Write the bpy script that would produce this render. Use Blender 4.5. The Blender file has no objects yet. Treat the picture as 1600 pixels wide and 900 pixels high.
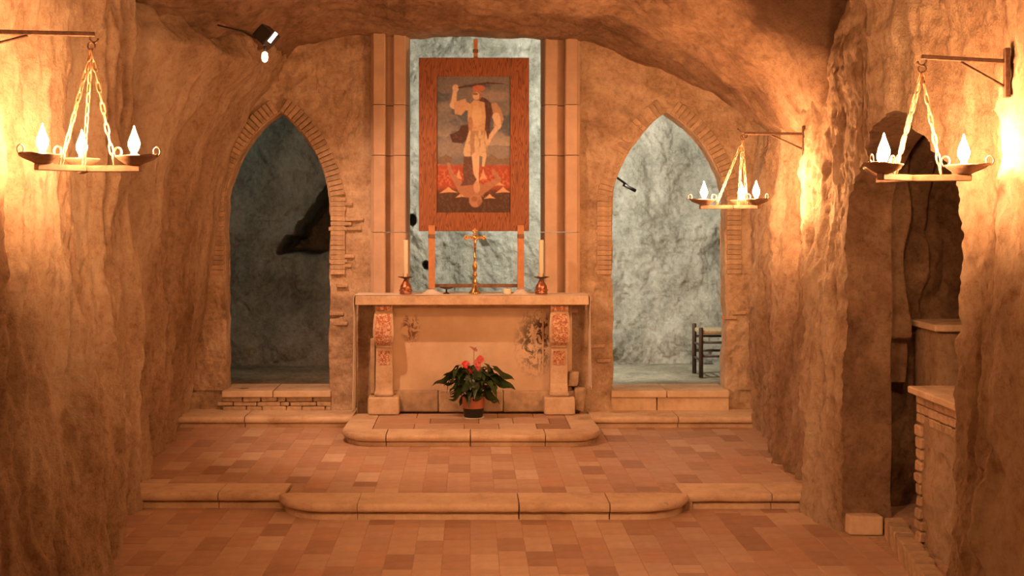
import bpy, bmesh, math, random
import numpy as np
from mathutils import Vector, Matrix

# ---------------------------------------------------------------- scene, camera, light
S = bpy.context.scene
S.view_settings.view_transform = 'Standard'
S.view_settings.look = 'None'
S.view_settings.gamma = 1.0
S.view_settings.use_curve_mapping = False
S.view_settings.exposure = 0.16
EYE = 1.85
cam = bpy.data.cameras.new('camera'); camo = bpy.data.objects.new('camera', cam)
S.collection.objects.link(camo); S.camera = camo
cam.sensor_width = 36.0; cam.lens = 45.0
cam.shift_x = 65 / 1600; cam.shift_y = -105 / 1600
cam.clip_start = 0.05; cam.clip_end = 60
camo.location = (0, 0, EYE); camo.rotation_euler = (math.pi / 2, 0, 0)

world = bpy.data.worlds.new('world'); S.world = world; world.use_nodes = True
bg = world.node_tree.nodes['Background']
bg.inputs[0].default_value = (1.0, 0.44, 0.19, 1); bg.inputs[1].default_value = 0.02

BULB_STRENGTH = 1250.0
BULB_COLOR = (1.0, 0.45, 0.18)

def lamp(name, kind, loc, energy, color, size=0.05, target=None, angle=None, blend=0.5, size_y=None):
    d = bpy.data.lights.new(name, kind); d.energy = energy; d.color = color
    if kind == 'AREA':
        d.size = size
        if size_y: d.shape = 'RECTANGLE'; d.size_y = size_y
    else: d.shadow_soft_size = size
    if kind == 'SPOT': d.spot_size = angle; d.spot_blend = blend
    o = bpy.data.objects.new(name, d); o.location = loc; S.collection.objects.link(o)
    if target is not None:
        o.rotation_euler = (Vector(target) - Vector(loc)).to_track_quat('-Z', 'Y').to_euler()
    return o
# key: the small track spotlight fixed to the rock on the left, aimed at the altar
lamp('altar_spotlight_beam', 'SPOT', (-1.40, 9.16, 3.14), 460, (1.0, 0.50, 0.27), 0.03, (0.30, 10.6, 0.7), math.radians(104), 0.7)
# the hall's own hanging lamps behind the photographer
lamp('hall_lamp_left', 'POINT', (-1.4, 1.6, 2.6), 8, (1.0, 0.40, 0.15), 0.15)
lamp('hall_lamp_right', 'POINT', (1.5, 2.0, 2.7), 8, (1.0, 0.40, 0.15), 0.15)
lamp('added_floor_fill', 'SPOT', (-0.3, 3.6, 3.2), 300, (1.0, 0.48, 0.23), 0.12, (0.95, 7.6, 0.2), math.radians(60), 1.0)  # added fill for the floor and right side, not a known lamp
# cool lamps of the chambers behind the wall
lamp('chamber_lamp_right', 'SPOT', (1.0, 11.62, 2.70), 260, (1.0, 0.96, 0.79), 0.06, (1.05, 13.4, 2.2), math.radians(155), 0.35)
lamp('chamber_lamp_low', 'SPOT', (1.0, 11.62, 1.0), 9, (1.0, 0.88, 0.66), 0.08, (1.3, 13.4, 0.9), math.radians(150), 0.4)
lamp('chamber_lamp_left', 'SPOT', (-2.55, 11.62, 2.9), 16, (0.95, 1.0, 0.78), 0.08, (-2.1, 13.4, 2.2), math.radians(150), 0.4)

random.seed(7)
C = S.collection

# ---------------------------------------------------------------- noise (numpy)
def _hash(ix, iy, iz, s):
    h = (ix.astype(np.uint32) * np.uint32(374761393) + iy.astype(np.uint32) * np.uint32(668265263)
         + iz.astype(np.uint32) * np.uint32(2147483647) + np.uint32((s * 974634777) & 0xffffffff))
    h = (h ^ (h >> np.uint32(13))) * np.uint32(1274126177)
    h = h ^ (h >> np.uint32(16))
    h = (h * np.uint32(2246822519)); h = h ^ (h >> np.uint32(15))
    return h.astype(np.float64) / 4294967295.0 * 2 - 1
def vnoise(p, s=0):
    f = np.floor(p); i = f.astype(np.int64); t = p - f; t = t * t * t * (t * (t * 6 - 15) + 10)
    r = 0
    for dx in (0, 1):
        wx = t[..., 0] if dx else 1 - t[..., 0]
        for dy in (0, 1):
            wy = t[..., 1] if dy else 1 - t[..., 1]
            for dz in (0, 1):
                wz = t[..., 2] if dz else 1 - t[..., 2]
                r = r + wx * wy * wz * _hash(i[..., 0] + dx, i[..., 1] + dy, i[..., 2] + dz, s)
    return r
def fbm(p, sc=(1, 1, 1), oct=4, s=0, gain=0.5):
    q = p * np.array(sc, float); a = 1.0; r = 0
    for k in range(oct):
        r = r + a * vnoise(q + 17.3 * k, s + k); q = q * 2.03; a *= gain
    return r
def ridge(p, sc=(1, 1, 1), oct=3, s=0, gain=0.5):
    q = p * np.array(sc, float); a = 1.0; r = 0
    for k in range(oct):
        r = r + a * (1 - 2 * np.abs(vnoise(q + 9.1 * k, s + k))); q = q * 2.1; a *= gain
    return r
def sstep(a, b, x):
    t = np.clip((x - a) / (b - a), 0, 1); return t * t * (3 - 2 * t)
def tab(xs, ys, Z, x, y):
    """bilinear table lookup, Z[i][j] at xs[i], ys[j]"""
    xs = np.array(xs, float); ys = np.array(ys, float); Z = np.array(Z, float)
    x = np.clip(x, xs[0], xs[-1] - 1e-9); y = np.clip(y, ys[0], ys[-1] - 1e-9)
    i = np.clip(np.searchsorted(xs, x, 'right') - 1, 0, len(xs) - 2); j = np.clip(np.searchsorted(ys, y, 'right') - 1, 0, len(ys) - 2)
    u = (x - xs[i]) / (xs[i + 1] - xs[i]); v = (y - ys[j]) / (ys[j + 1] - ys[j])
    u = u * u * (3 - 2 * u) * .6 + u * .4; v = v * v * (3 - 2 * v) * .6 + v * .4
    return (Z[i, j] * (1 - u) * (1 - v) + Z[i + 1, j] * u * (1 - v) + Z[i, j + 1] * (1 - u) * v + Z[i + 1, j + 1] * u * v)

# ---------------------------------------------------------------- materials
def new_mat(name):
    m = bpy.data.materials.new(name); m.use_nodes = True; nt = m.node_tree
    return m, nt, nt.nodes['Principled BSDF']
def ramp(nt, fac, stops):
    r = nt.nodes.new('ShaderNodeValToRGB'); el = r.color_ramp.elements
    while len(el) < len(stops): el.new(0.5)
    for e, (p, c) in zip(el, stops): e.position = p; e.color = (*c, 1)
    nt.links.new(fac, r.inputs[0]); return r.outputs[0]
def noise_tex(nt, scale, detail=6, rough=0.6, stretch=None, dist=0.0, coord='Object'):
    tc = nt.nodes.new('ShaderNodeTexCoord'); v = tc.outputs[coord]
    if stretch:
        mp = nt.nodes.new('ShaderNodeMapping'); mp.inputs['Scale'].default_value = stretch
        nt.links.new(v, mp.inputs[0]); v = mp.outputs[0]
    n = nt.nodes.new('ShaderNodeTexNoise'); n.inputs['Scale'].default_value = scale; n.inputs['Detail'].default_value = detail
    n.inputs['Roughness'].default_value = rough; n.inputs['Distortion'].default_value = dist
    nt.links.new(v, n.inputs['Vector']); return n.outputs[0]
def mixc(nt, f, a, b, mode='MIX'):
    m = nt.nodes.new('ShaderNodeMix'); m.data_type = 'RGBA'; m.blend_type = mode
    for sock, v in ((m.inputs[0], f), (m.inputs[6], a), (m.inputs[7], b)):
        if hasattr(v, 'node'): nt.links.new(v, sock)
        elif isinstance(v, (int, float)): sock.default_value = v
        else: sock.default_value = (*v, 1)
    return m.outputs[2]
def bump(nt, bsdf, hs, dist=0.02, strength=0.6):
    prev = None
    for h, d in hs:
        b = nt.nodes.new('ShaderNodeBump'); b.inputs['Distance'].default_value = d; b.inputs['Strength'].default_value = strength
        nt.links.new(h, b.inputs['Height'])
        if prev: nt.links.new(prev, b.inputs['Normal'])
        prev = b.outputs[0]
    nt.links.new(prev, bsdf.inputs['Normal'])
def rock_mat(name, dark, mid, light, scale=2.0, stretch=(1, 1, 1), fine=22, b1=0.03, b2=0.012, pits=0.35, stain=None, mottle=0.48, pocket_shade=None):
    m, nt, bs = new_mat(name)
    n1 = noise_tex(nt, scale, 10, 0.68, stretch, 0.1)
    col = ramp(nt, n1, [(0.32, dark), (0.48, mid), (0.64, light)])
    n2 = noise_tex(nt, fine, 9, 0.75)
    c2 = ramp(nt, n2, [(0.38, (.24, .22, .20)), (0.49, (0.5, .5, .5)), (0.64, (0.68, .68, .68))])
    col = mixc(nt, mottle, col, c2, 'OVERLAY')
    n3 = noise_tex(nt, 11, 5, 0.8)
    pit = ramp(nt, n3, [(0.30, (1, 1, 1)), (0.38, (0, 0, 0))])
    mm = nt.nodes.new('ShaderNodeMath'); mm.operation = 'MULTIPLY'; mm.inputs[1].default_value = pits
    nt.links.new(pit, mm.inputs[0])
    col = mixc(nt, mm.outputs[0], col, tuple(x * 0.35 for x in dark))
    if stain:
        n4 = noise_tex(nt, 0.9, 3, 0.5)
        sf = ramp(nt, n4, [(0.45, (0, 0, 0)), (0.62, (0.7, 0.7, 0.7))])
        col = mixc(nt, sf, col, stain)
    if pocket_shade:  # shade of the vault's dark pocket, put into the rock's colour
        cx, rx = pocket_shade
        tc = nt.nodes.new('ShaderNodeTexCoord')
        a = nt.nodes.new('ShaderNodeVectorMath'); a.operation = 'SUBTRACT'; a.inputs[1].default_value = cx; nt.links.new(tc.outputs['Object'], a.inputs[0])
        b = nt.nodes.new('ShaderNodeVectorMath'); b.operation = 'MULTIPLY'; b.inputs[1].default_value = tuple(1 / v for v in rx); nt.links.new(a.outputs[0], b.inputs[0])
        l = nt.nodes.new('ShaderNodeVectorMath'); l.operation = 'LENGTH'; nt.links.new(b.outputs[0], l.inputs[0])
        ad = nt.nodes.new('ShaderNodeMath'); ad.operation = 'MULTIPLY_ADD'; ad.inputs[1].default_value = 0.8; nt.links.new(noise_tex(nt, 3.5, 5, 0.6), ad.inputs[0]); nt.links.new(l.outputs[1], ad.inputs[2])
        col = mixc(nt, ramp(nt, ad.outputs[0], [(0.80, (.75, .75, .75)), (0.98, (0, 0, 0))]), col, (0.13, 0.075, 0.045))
    nt.links.new(col, bs.inputs['Base Color']); bs.inputs['Roughness'].default_value = 0.85
    bs.inputs['Specular IOR Level'].default_value = 0.25
    n5 = noise_tex(nt, fine * 3.2, 6, 0.75)
    bump(nt, bs, [(n1, b1), (n2, b2 * 2.0), (n5, b2 * .8)], strength=1.0)
    return m
def plain(name, col, rough=0.5, metal=0.0, var=0.15, scale=12, bmp=0.0, rnd=0.0, spec=None):
    m, nt, bs = new_mat(name)
    n = noise_tex(nt, scale, 6, 0.6)
    a = tuple(c * (1 - var) for c in col); b = tuple(min(1, c * (1 + var)) for c in col)
    c = ramp(nt, n, [(0.3, a), (0.7, b)])
    if rnd:
        oi = nt.nodes.new('ShaderNodeObjectInfo')
        r = ramp(nt, oi.outputs['Random'], [(0, (1 - rnd,) * 3), (1, (1, 1, 1))])
        c = mixc(nt, 1.0, c, r, 'MULTIPLY')
    nt.links.new(c, bs.inputs['Base Color']); bs.inputs['Roughness'].default_value = rough; bs.inputs['Metallic'].default_value = metal
    if spec is not None: bs.inputs['Specular IOR Level'].default_value = spec
    if bmp: bump(nt, bs, [(n, bmp)])
    return m
M = {}
M['wall'] = rock_mat('tufa_rock', (0.34, 0.22, 0.14), (0.58, 0.43, 0.30), (0.80, 0.66, 0.50), 1.6, (1, 1, 0.45), 20, 0.05, 0.014, 0.4)
M['ceil'] = rock_mat('vault_rock', (0.20, 0.12, 0.075), (0.40, 0.26, 0.175), (0.60, 0.42, 0.29), 1.5, (1, 0.6, 1), 18, 0.05, 0.016, 0.4, pocket_shade=((2.1, 8.15, 3.25), (.75, .9, .75)))
M['plaster'] = rock_mat('worn_plaster', (0.38, 0.26, 0.17), (0.62, 0.47, 0.33), (0.80, 0.66, 0.50), 2.4, (1, 1, 1.3), 30, 0.02, 0.007, 0.25, mottle=0.4)
M['chamber'] = rock_mat('chamber_rock', (0.32, 0.31, 0.26), (0.55, 0.54, 0.47), (0.78, 0.76, 0.68), 2.2, (1.3, 1, 0.8), 24, 0.05, 0.02, 0.25)
M['chfloor'] = rock_mat('chamber_floor_earth', (0.20, 0.19, 0.14), (0.34, 0.32, 0.25), (0.46, 0.43, 0.34), 2.2, (1, 1, 1), 24, 0.02, 0.01, 0.2)
M['stone'] = rock_mat('pale_stone', (0.50, 0.36, 0.24), (0.68, 0.53, 0.38), (0.80, 0.67, 0.52), 3.0, (1, 1, 1), 40, 0.008, 0.003, 0.2, mottle=0.25)
M['jamb'] = plain('dressed_stone', (0.60, 0.45, 0.33), 0.8, 0, 0.12, 7, 0.002, 0.12)
M['brick'] = plain('old_brick', (0.58, 0.43, 0.30), 0.9, 0, 0.25, 30, 0.006, 0.3)
M['recess'] = rock_mat('shaded_recess_rock', (0.23, 0.14, 0.09), (0.41, 0.27, 0.175), (0.58, 0.42, 0.29), 2.2, (1, 1, 0.8), 22, 0.05, 0.016, 0.4)  # wall rock darkened: the sheltered recess's shade is in this colour
M['rubble'] = plain('rubble_stone', (0.60, 0.46, 0.32), 0.9, 0, 0.25, 14, 0.006, 0.25)
M['grout'] = plain('mortar', (0.50, 0.35, 0.25), 0.9, 0, 0.2, 30, 0.003)
M['iron'] = plain('rusty_iron', (0.13, 0.075, 0.05), 0.65, 0.5, 0.4, 60, 0.001)
M['lamp_iron'] = plain('lamp_clay', (0.30, 0.19, 0.13), 0.55, 0.15, 0.3, 40, 0.001)
M['chain'] = plain('chain_iron', (0.50, 0.33, 0.20), 0.5, 0.4, 0.3, 60)
M['beam'] = plain('beam_wood', (0.22, 0.13, 0.08), 0.7, 0, 0.3, 30, 0.002)
M['socket'] = plain('candle_socket', (0.85, 0.75, 0.6), 0.5)
M['black'] = plain('black_plastic', (0.02, 0.018, 0.016), 0.45)
M['brass'] = plain('gilded_brass', (0.85, 0.55, 0.22), 0.28, 1.0, 0.2, 80, 0.001)
M['bronze'] = plain('red_bronze', (0.45, 0.20, 0.12), 0.35, 0.8, 0.4, 60, 0.006)
M['pan'] = plain('dark_brass', (0.16, 0.09, 0.05), 0.4, 0.8, 0.3, 40)
M['wax'] = plain('candle_wax', (0.85, 0.78, 0.62), 0.45, 0, 0.04)
M['cloth'] = plain('linen_cloth', (0.82, 0.76, 0.68), 0.9, 0, 0.05, 20, 0.002)
M['leaf'] = plain('dark_leaf', (0.045, 0.085, 0.025), 0.4, 0, 0.4, 20, 0.001, 0.45)
M['stem'] = plain('green_stem', (0.10, 0.14, 0.04), 0.5)
M['petal'] = plain('red_spathe', (0.75, 0.03, 0.035), 0.35, 0, 0.2, 15)
M['dry'] = plain('withered_spathe', (0.42, 0.10, 0.04), 0.6, 0, 0.3, 25)
M['wrap'] = plain('terracotta_wrap', (0.55, 0.20, 0.12), 0.5, 0, 0.2, 8)
M['dkwood'] = plain('dark_chair_wood', (0.055, 0.035, 0.025), 0.5, 0, 0.3, 30)
M['straw'] = plain('woven_straw', (0.40, 0.30, 0.18), 0.8, 0, 0.3, 70, 0.004)
M['post'] = plain('varnished_batten', (0.55, 0.26, 0.12), 0.45, 0, 0.15, 25, 0.001)

def wood_mat():
    m, nt, bs = new_mat('varnished_ash')
    tc = nt.nodes.new('ShaderNodeTexCoord'); mp = nt.nodes.new('ShaderNodeMapping')
    mp.inputs['Scale'].default_value = (9, 3, 1.1); nt.links.new(tc.outputs['Object'], mp.inputs[0])
    w = nt.nodes.new('ShaderNodeTexNoise'); w.inputs['Scale'].default_value = 1.6; w.inputs['Detail'].default_value = 2
    nt.links.new(mp.outputs[0], w.inputs['Vector'])
    mu = nt.nodes.new('ShaderNodeMath'); mu.operation = 'MULTIPLY'; mu.inputs[1].default_value = 16
    nt.links.new(w.outputs[0], mu.inputs[0])
    fr = nt.nodes.new('ShaderNodeMath'); fr.operation = 'FRACT'; nt.links.new(mu.outputs[0], fr.inputs[0])
    c = ramp(nt, fr.outputs[0], [(0.0, (0.14, 0.042, 0.018)), (0.30, (0.28, 0.096, 0.040)), (0.8, (0.35, 0.128, 0.052)), (1.0, (0.19, 0.06, 0.025))])
    nt.links.new(c, bs.inputs['Base Color']); bs.inputs['Roughness'].default_value = 0.38
    return m
M['ash'] = wood_mat()

def tile_mat():
    m, nt, bs = new_mat('terracotta_tile')
    oi = nt.nodes.new('ShaderNodeObjectInfo')
    c = ramp(nt, oi.outputs['Random'], [(0.0, (0.43, 0.28, 0.20)), (0.18, (0.54, 0.37, 0.265)), (0.34, (0.62, 0.40, 0.28)), (0.5, (0.62, 0.46, 0.34)),
                                       (0.66, (0.66, 0.49, 0.37)), (0.80, (0.55, 0.37, 0.28)), (0.92, (0.66, 0.50, 0.37)), (1.0, (0.76, 0.61, 0.48))])
    n = noise_tex(nt, 9, 6, 0.65)
    v = ramp(nt, n, [(0.3, (0.82, 0.80, 0.78)), (0.65, (1, 1, 1))])
    c = mixc(nt, 1.0, c, v, 'MULTIPLY')
    nt.links.new(c, bs.inputs['Base Color']); bs.inputs['Roughness'].default_value = 0.55; bs.inputs['Specular IOR Level'].default_value = 0.3
    n2 = noise_tex(nt, 40, 4, 0.6); bump(nt, bs, [(n2, 0.0015)])
    return m
M['tile'] = tile_mat()
def mosaic_mat():
    m, nt, bs = new_mat('red_speckled_relief')
    n = noise_tex(nt, 42, 5, 0.7, None, 1.2)
    c = ramp(nt, n, [(0.38, (0.42, 0.13, 0.07)), (0.5, (0.58, 0.27, 0.17)), (0.56, (0.80, 0.62, 0.45)), (0.7, (0.84, 0.70, 0.54))])
    nt.links.new(c, bs.inputs['Base Color']); bs.inputs['Roughness'].default_value = 0.75
    bump(nt, bs, [(n, 0.01)], strength=0.8); return m
M['mosaic'] = mosaic_mat()
def panel_mat():
    m, nt, bs = new_mat('altar_front_stone')
    n1 = noise_tex(nt, 3, 6, 0.6); c = ramp(nt, n1, [(0.3, (0.60, 0.45, 0.32)), (0.7, (0.78, 0.64, 0.48))])
    # traces of old wall painting: dark greenish foliage near the right end, a few marks on the left
    tc = nt.nodes.new('ShaderNodeTexCoord'); sp = nt.nodes.new('ShaderNodeSeparateXYZ'); nt.links.new(tc.outputs['Object'], sp.inputs[0])
    def blob(cx, cz, rx, rz):
        a = nt.nodes.new('ShaderNodeVectorMath'); a.operation = 'SUBTRACT'; a.inputs[1].default_value = (cx - .04, 0, cz - .76)
        nt.links.new(tc.outputs['Object'], a.inputs[0])
        b = nt.nodes.new('ShaderNodeVectorMath'); b.operation = 'MULTIPLY'; b.inputs[1].default_value = (1 / rx, 0, 1 / rz)
        nt.links.new(a.outputs[0], b.inputs[0])
        l = nt.nodes.new('ShaderNodeVectorMath'); l.operation = 'LENGTH'; nt.links.new(b.outputs[0], l.inputs[0])
        return ramp(nt, l.outputs[1], [(0.45, (1, 1, 1)), (1.0, (0, 0, 0))])
    n2 = noise_tex(nt, 16, 6, 0.75, (1, 1, 0.7), 1.5)
    marks = ramp(nt, n2, [(0.46, (1, 1, 1)), (0.53, (0, 0, 0))])
    for (cx, cz, rx, rz, col) in ((0.56, 0.80, 0.20, 0.34, (0.16, 0.13, 0.09)), (0.63, 0.90, 0.08, 0.20, (0.10, 0.05, 0.05)), (-0.52, 0.92, 0.10, 0.16, (0.22, 0.12, 0.09))):
        f = mixc(nt, 1.0, blob(cx, cz, rx, rz), marks, 'MULTIPLY')
        c = mixc(nt, f, c, col)
    nt.links.new(c, bs.inputs['Base Color']); bs.inputs['Roughness'].default_value = 0.8
    bump(nt, bs, [(n1, 0.006)]); return m
M['panel'] = panel_mat()
def emit_mat(name, col, strength):
    m = bpy.data.materials.new(name); m.use_nodes = True; nt = m.node_tree; nt.nodes.clear()
    e = nt.nodes.new('ShaderNodeEmission'); e.inputs[0].default_value = (*col, 1); e.inputs[1].default_value = strength
    o = nt.nodes.new('ShaderNodeOutputMaterial'); nt.links.new(e.outputs[0], o.inputs[0]); return m
M['bulb'] = emit_mat('glowing_bulb', BULB_COLOR, BULB_STRENGTH)
M['tube'] = emit_mat('glowing_tube', (1.0, 0.75, 0.6), 14)
M['tube_warm'] = emit_mat('glowing_lens', (1.0, 0.62, 0.30), 9)
def film_mat():
    m, nt, bs = new_mat('clear_cellophane'); bs.inputs['Base Color'].default_value = (1, 1, 1, 1)
    bs.inputs['Roughness'].default_value = 0.08; bs.inputs['Alpha'].default_value = 0.13; return m
M['film'] = film_mat()

# ---------------------------------------------------------------- object helpers
def link(name, me, mat, parent=None, smooth=False):
    o = bpy.data.objects.new(name, me); C.objects.link(o)
    if mat is not None and not me.materials: me.materials.append(mat)
    if smooth: me.polygons.foreach_set('use_smooth', [True] * len(me.polygons))
    if parent is not None: o.parent = parent
    return o
def thing(name, label, cat, loc=(0, 0, 0), rotz=0, group=None, kind=None):
    o = bpy.data.objects.new(name, None); C.objects.link(o); o.location = loc; o.rotation_euler = (0, 0, rotz)
    o.empty_display_size = 0.1
    if label: o['label'] = label
    if cat: o['category'] = cat
    if group: o['group'] = group
    if kind: o['kind'] = kind
    return o
def struct(name, label=None, cat=None): return thing(name, label, cat, kind='structure')
def tag(o, label, cat, group=None, kind=None):
    if label: o['label'] = label
    if cat: o['category'] = cat
    if group: o['group'] = group
    if kind: o['kind'] = kind
    return o
def mesh(name, V, F):
    me = bpy.data.meshes.new(name); me.from_pydata([tuple(v) for v in V], [], F); me.update(); return me
def box_me(name, sx, sy, sz, bev=0.0, seg=1, jit=0.0, seed=0, center=(0, 0, 0)):
    bm = bmesh.new(); bmesh.ops.create_cube(bm, size=1)
    rs = random.Random(seed)
    for v in bm.verts:
        v.co = Vector((v.co.x * sx + center[0], v.co.y * sy + center[1], v.co.z * sz + center[2])) + Vector([rs.uniform(-jit, jit) for _ in range(3)])
    if bev: bmesh.ops.bevel(bm, geom=list(bm.edges), offset=bev, segments=seg, affect='EDGES', profile=0.6)
    me = bpy.data.meshes.new(name); bm.to_mesh(me); bm.free(); return me
def box(name, x0, x1, y0, y1, z0, z1, mat, parent=None, bev=0.004, seg=1, jit=0, seed=0):
    me = box_me(name, x1 - x0, y1 - y0, z1 - z0, bev, seg, jit, seed)
    o = link(name, me, mat, parent); o.location = ((x0 + x1) / 2, (y0 + y1) / 2, (z0 + z1) / 2); return o
def lathe_vf(prof, n=20, loc=(0, 0, 0)):
    V = []; F = []
    for r, z in prof:
        for k in range(n):
            a = 2 * math.pi * k / n; V.append((loc[0] + r * math.cos(a), loc[1] + r * math.sin(a), loc[2] + z))
    for i in range(len(prof) - 1):
        for k in range(n): F.append((i * n + k, i * n + (k + 1) % n, (i + 1) * n + (k + 1) % n, (i + 1) * n + k))
    F.append(tuple(range(n))[::-1]); F.append(tuple((len(prof) - 1) * n + k for k in range(n)))
    return V, F
def lathe(name, prof, mat, parent=None, n=20, loc=(0, 0, 0)):
    V, F = lathe_vf(prof, n, loc); return link(name, mesh(name, V, F), mat, parent, True)
def tube_vf(pts, r, n=8, closed=False):
    pts = [Vector(p) for p in pts]; N = len(pts); V = []; F = []
    rr = r if isinstance(r, (list, tuple)) else [r] * N
    up = Vector((0, 0, 1)); prevx = None
    for i, p in enumerate(pts):
        a = pts[(i - 1) % N] if (closed or i > 0) else p; b = pts[(i + 1) % N] if (closed or i < N - 1) else p
        t = (b - a).normalized()
        if prevx is None: x = t.cross(up) if abs(t.dot(up)) < .95 else t.cross(Vector((1, 0, 0)))
        else: x = prevx - t * prevx.dot(t)
        x.normalize(); y = t.cross(x); prevx = x
        for k in range(n):
            an = 2 * math.pi * k / n; V.append(p + (x * math.cos(an) + y * math.sin(an)) * rr[i])
    m = N if closed else N - 1
    for i in range(m):
        for k in range(n):
            j = (i + 1) % N; F.append((i * n + k, i * n + (k + 1) % n, j * n + (k + 1) % n, j * n + k))
    if not closed: F.append(tuple(range(n))[::-1]); F.append(tuple((N - 1) * n + k for k in range(n)))
    return V, F
def tube(name, pts, r, mat, parent=None, n=8, closed=False):
    V, F = tube_vf(pts, r, n, closed); return link(name, mesh(name, V, F), mat, parent, True)
def copy_tree(o, parent=None):
    c = o.copy(); C.objects.link(c)
    if parent is not None: c.parent = parent
    for ch in list(o.children): copy_tree(ch, c)
    return c

# patches of a rock surface joined into one mesh
class Patches:
    def __init__(s): s.V = []; s.F = []; s.n = 0
    def grid(s, P, flip=False):
        nu, nv = P.shape[:2]; s.V.append(P.reshape(-1, 3))
        i, j = np.meshgrid(np.arange(nu - 1), np.arange(nv - 1), indexing='ij'); a = (i * nv + j).ravel() + s.n
        q = np.stack([a, a + nv, a + nv + 1, a + 1], 1)
        s.F.append(q[:, ::-1] if flip else q); s.n += nu * nv
    def build(s, name, mat, parent=None, mask=None):
        V = np.concatenate(s.V); F = np.concatenate(s.F)
        me = bpy.data.meshes.new(name); me.vertices.add(len(V)); me.vertices.foreach_set('co', V.ravel())
        me.loops.add(F.size); me.loops.foreach_set('vertex_index', F.ravel().astype(np.int32))
        me.polygons.add(len(F)); me.polygons.foreach_set('loop_start', np.arange(0, F.size, 4, dtype=np.int32))
        me.update(calc_edges=True); me.validate()
        return link(name, me, mat, parent, True)
def arch_outline(u0, u1, vb, vs, ua, va, n_side=90, n_arch=60, bow=0.16):
    """pointed arch: left foot up, over the apex, right foot down"""
    pts = [(u0, vb + (vs - vb) * i / n_side) for i in range(n_side)]
    for i in range(n_arch):
        t = i / n_arch; a = t * math.pi / 2
        k = 1 - bow
        x = (1 - math.cos(a)) * (1 - 0.35) + t * 0.35; y = math.sin(a) * 0.45 + t * 0.55
        pts.append((u0 + (ua - u0) * x, vs + (va - vs) * y))
    R = []
    for i in range(n_arch + 1):
        t = 1 - i / n_arch; a = t * math.pi / 2
        x = (1 - math.cos(a)) * (1 - 0.35) + t * 0.35; y = math.sin(a) * 0.45 + t * 0.55
        R.append((u1 + (ua - u1) * x, vs + (va - vs) * y))
    R += [(u1, vs - (vs - vb) * (i + 1) / n_side) for i in range(n_side)]
    return np.array(pts + R), n_side, n_arch
def arch_patch(outl, ns, na, U0, U1, VB, VT, M_=46):
    """from the opening's outline to the surrounding rectangle: array (N, M, 2)"""
    N = len(outl); out = np.zeros_like(outl)
    for i in range(N):
        if i <= ns: out[i] = (U0, VB + (VT - VB) * i / ns)
        elif i >= N - 1 - ns: out[i] = (U1, VB + (VT - VB) * (N - 1 - i) / ns)
        else: out[i] = (U0 + (U1 - U0) * (i - ns) / (N - 1 - 2 * ns), VT)
    t = np.linspace(0, 1, M_)[None, :, None]
    return outl[:, None, :] * (1 - t) + out[:, None, :] * t

# ---------------------------------------------------------------- the rock shell
def P3(X, Y, Z): return np.stack(np.broadcast_arrays(X, Y, Z), -1).astype(float)
LD = [1.0, 5.2, 6.0, 6.9, 7.8, 7.92, 8.12, 9.0, 9.6, 10.2, 10.8, 11.6]
LZ = [-.1, .6, 1.2, 2.0, 2.4, 2.8, 3.08, 3.25, 3.9]
LT = [[-2.0, -2.0, -2.0, -2.0, -2.0, -2.0, -2.0, -2.0, -2.0],
      [-1.88, -1.90, -1.95, -2.0, -2.02, -2.02, -2.0, -2.0, -2.0],
      [-1.80, -1.90, -2.0, -2.04, -2.06, -2.06, -2.05, -2.05, -2.0],
      [-1.95, -1.93, -1.99, -2.02, -2.05, -2.05, -2.05, -2.05, -2.0],
      [-2.10, -2.03, -2.04, -2.06, -2.06, -2.06, -2.05, -2.04, -2.0],
      [-2.13, -2.08, -2.12, -2.14, -2.12, -2.12, -2.10, -2.12, -2.1],
      [-2.17, -2.24, -2.36, -2.44, -2.45, -2.45, -2.40, -2.35, -2.6],
      [-2.30, -2.30, -2.30, -2.28, -2.20, -2.03, -1.80, -2.0, -2.9],
      [-2.38, -2.35, -2.30, -2.24, -2.12, -1.92, -1.70, -1.85, -2.9],
      [-2.43, -2.40, -2.34, -2.24, -2.14, -1.94, -1.72, -1.70, -2.6],
      [-2.50, -2.42, -2.32, -2.20, -2.10, -1.93, -1.72, -1.62, -1.9],
      [-2.50, -2.38, -2.28, -2.19, -2.10, -1.92, -1.72, -1.60, -1.7]]
def fissure(D, Z, cracks):
    p = P3(0 * D + 9, D, Z); wob = .045 * fbm(p, (1, 1, 2.2), 3, 66); d = 0 * D
    for pts, w, dep in cracks:
        zs = [q[1] for q in pts][::-1]; ds = [q[0] for q in pts][::-1]
        c = np.interp(Z, zs, ds); t = D - c - wob
        win = sstep(zs[0] - .06, zs[0] + .10, Z) * sstep(zs[-1] + .06, zs[-1] - .10, Z)
        d = d + win * dep * (np.exp(-(t / w) ** 2) - .35 * np.exp(-((t + w * 2.6) / (w * 2)) ** 2))
    return d
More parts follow.
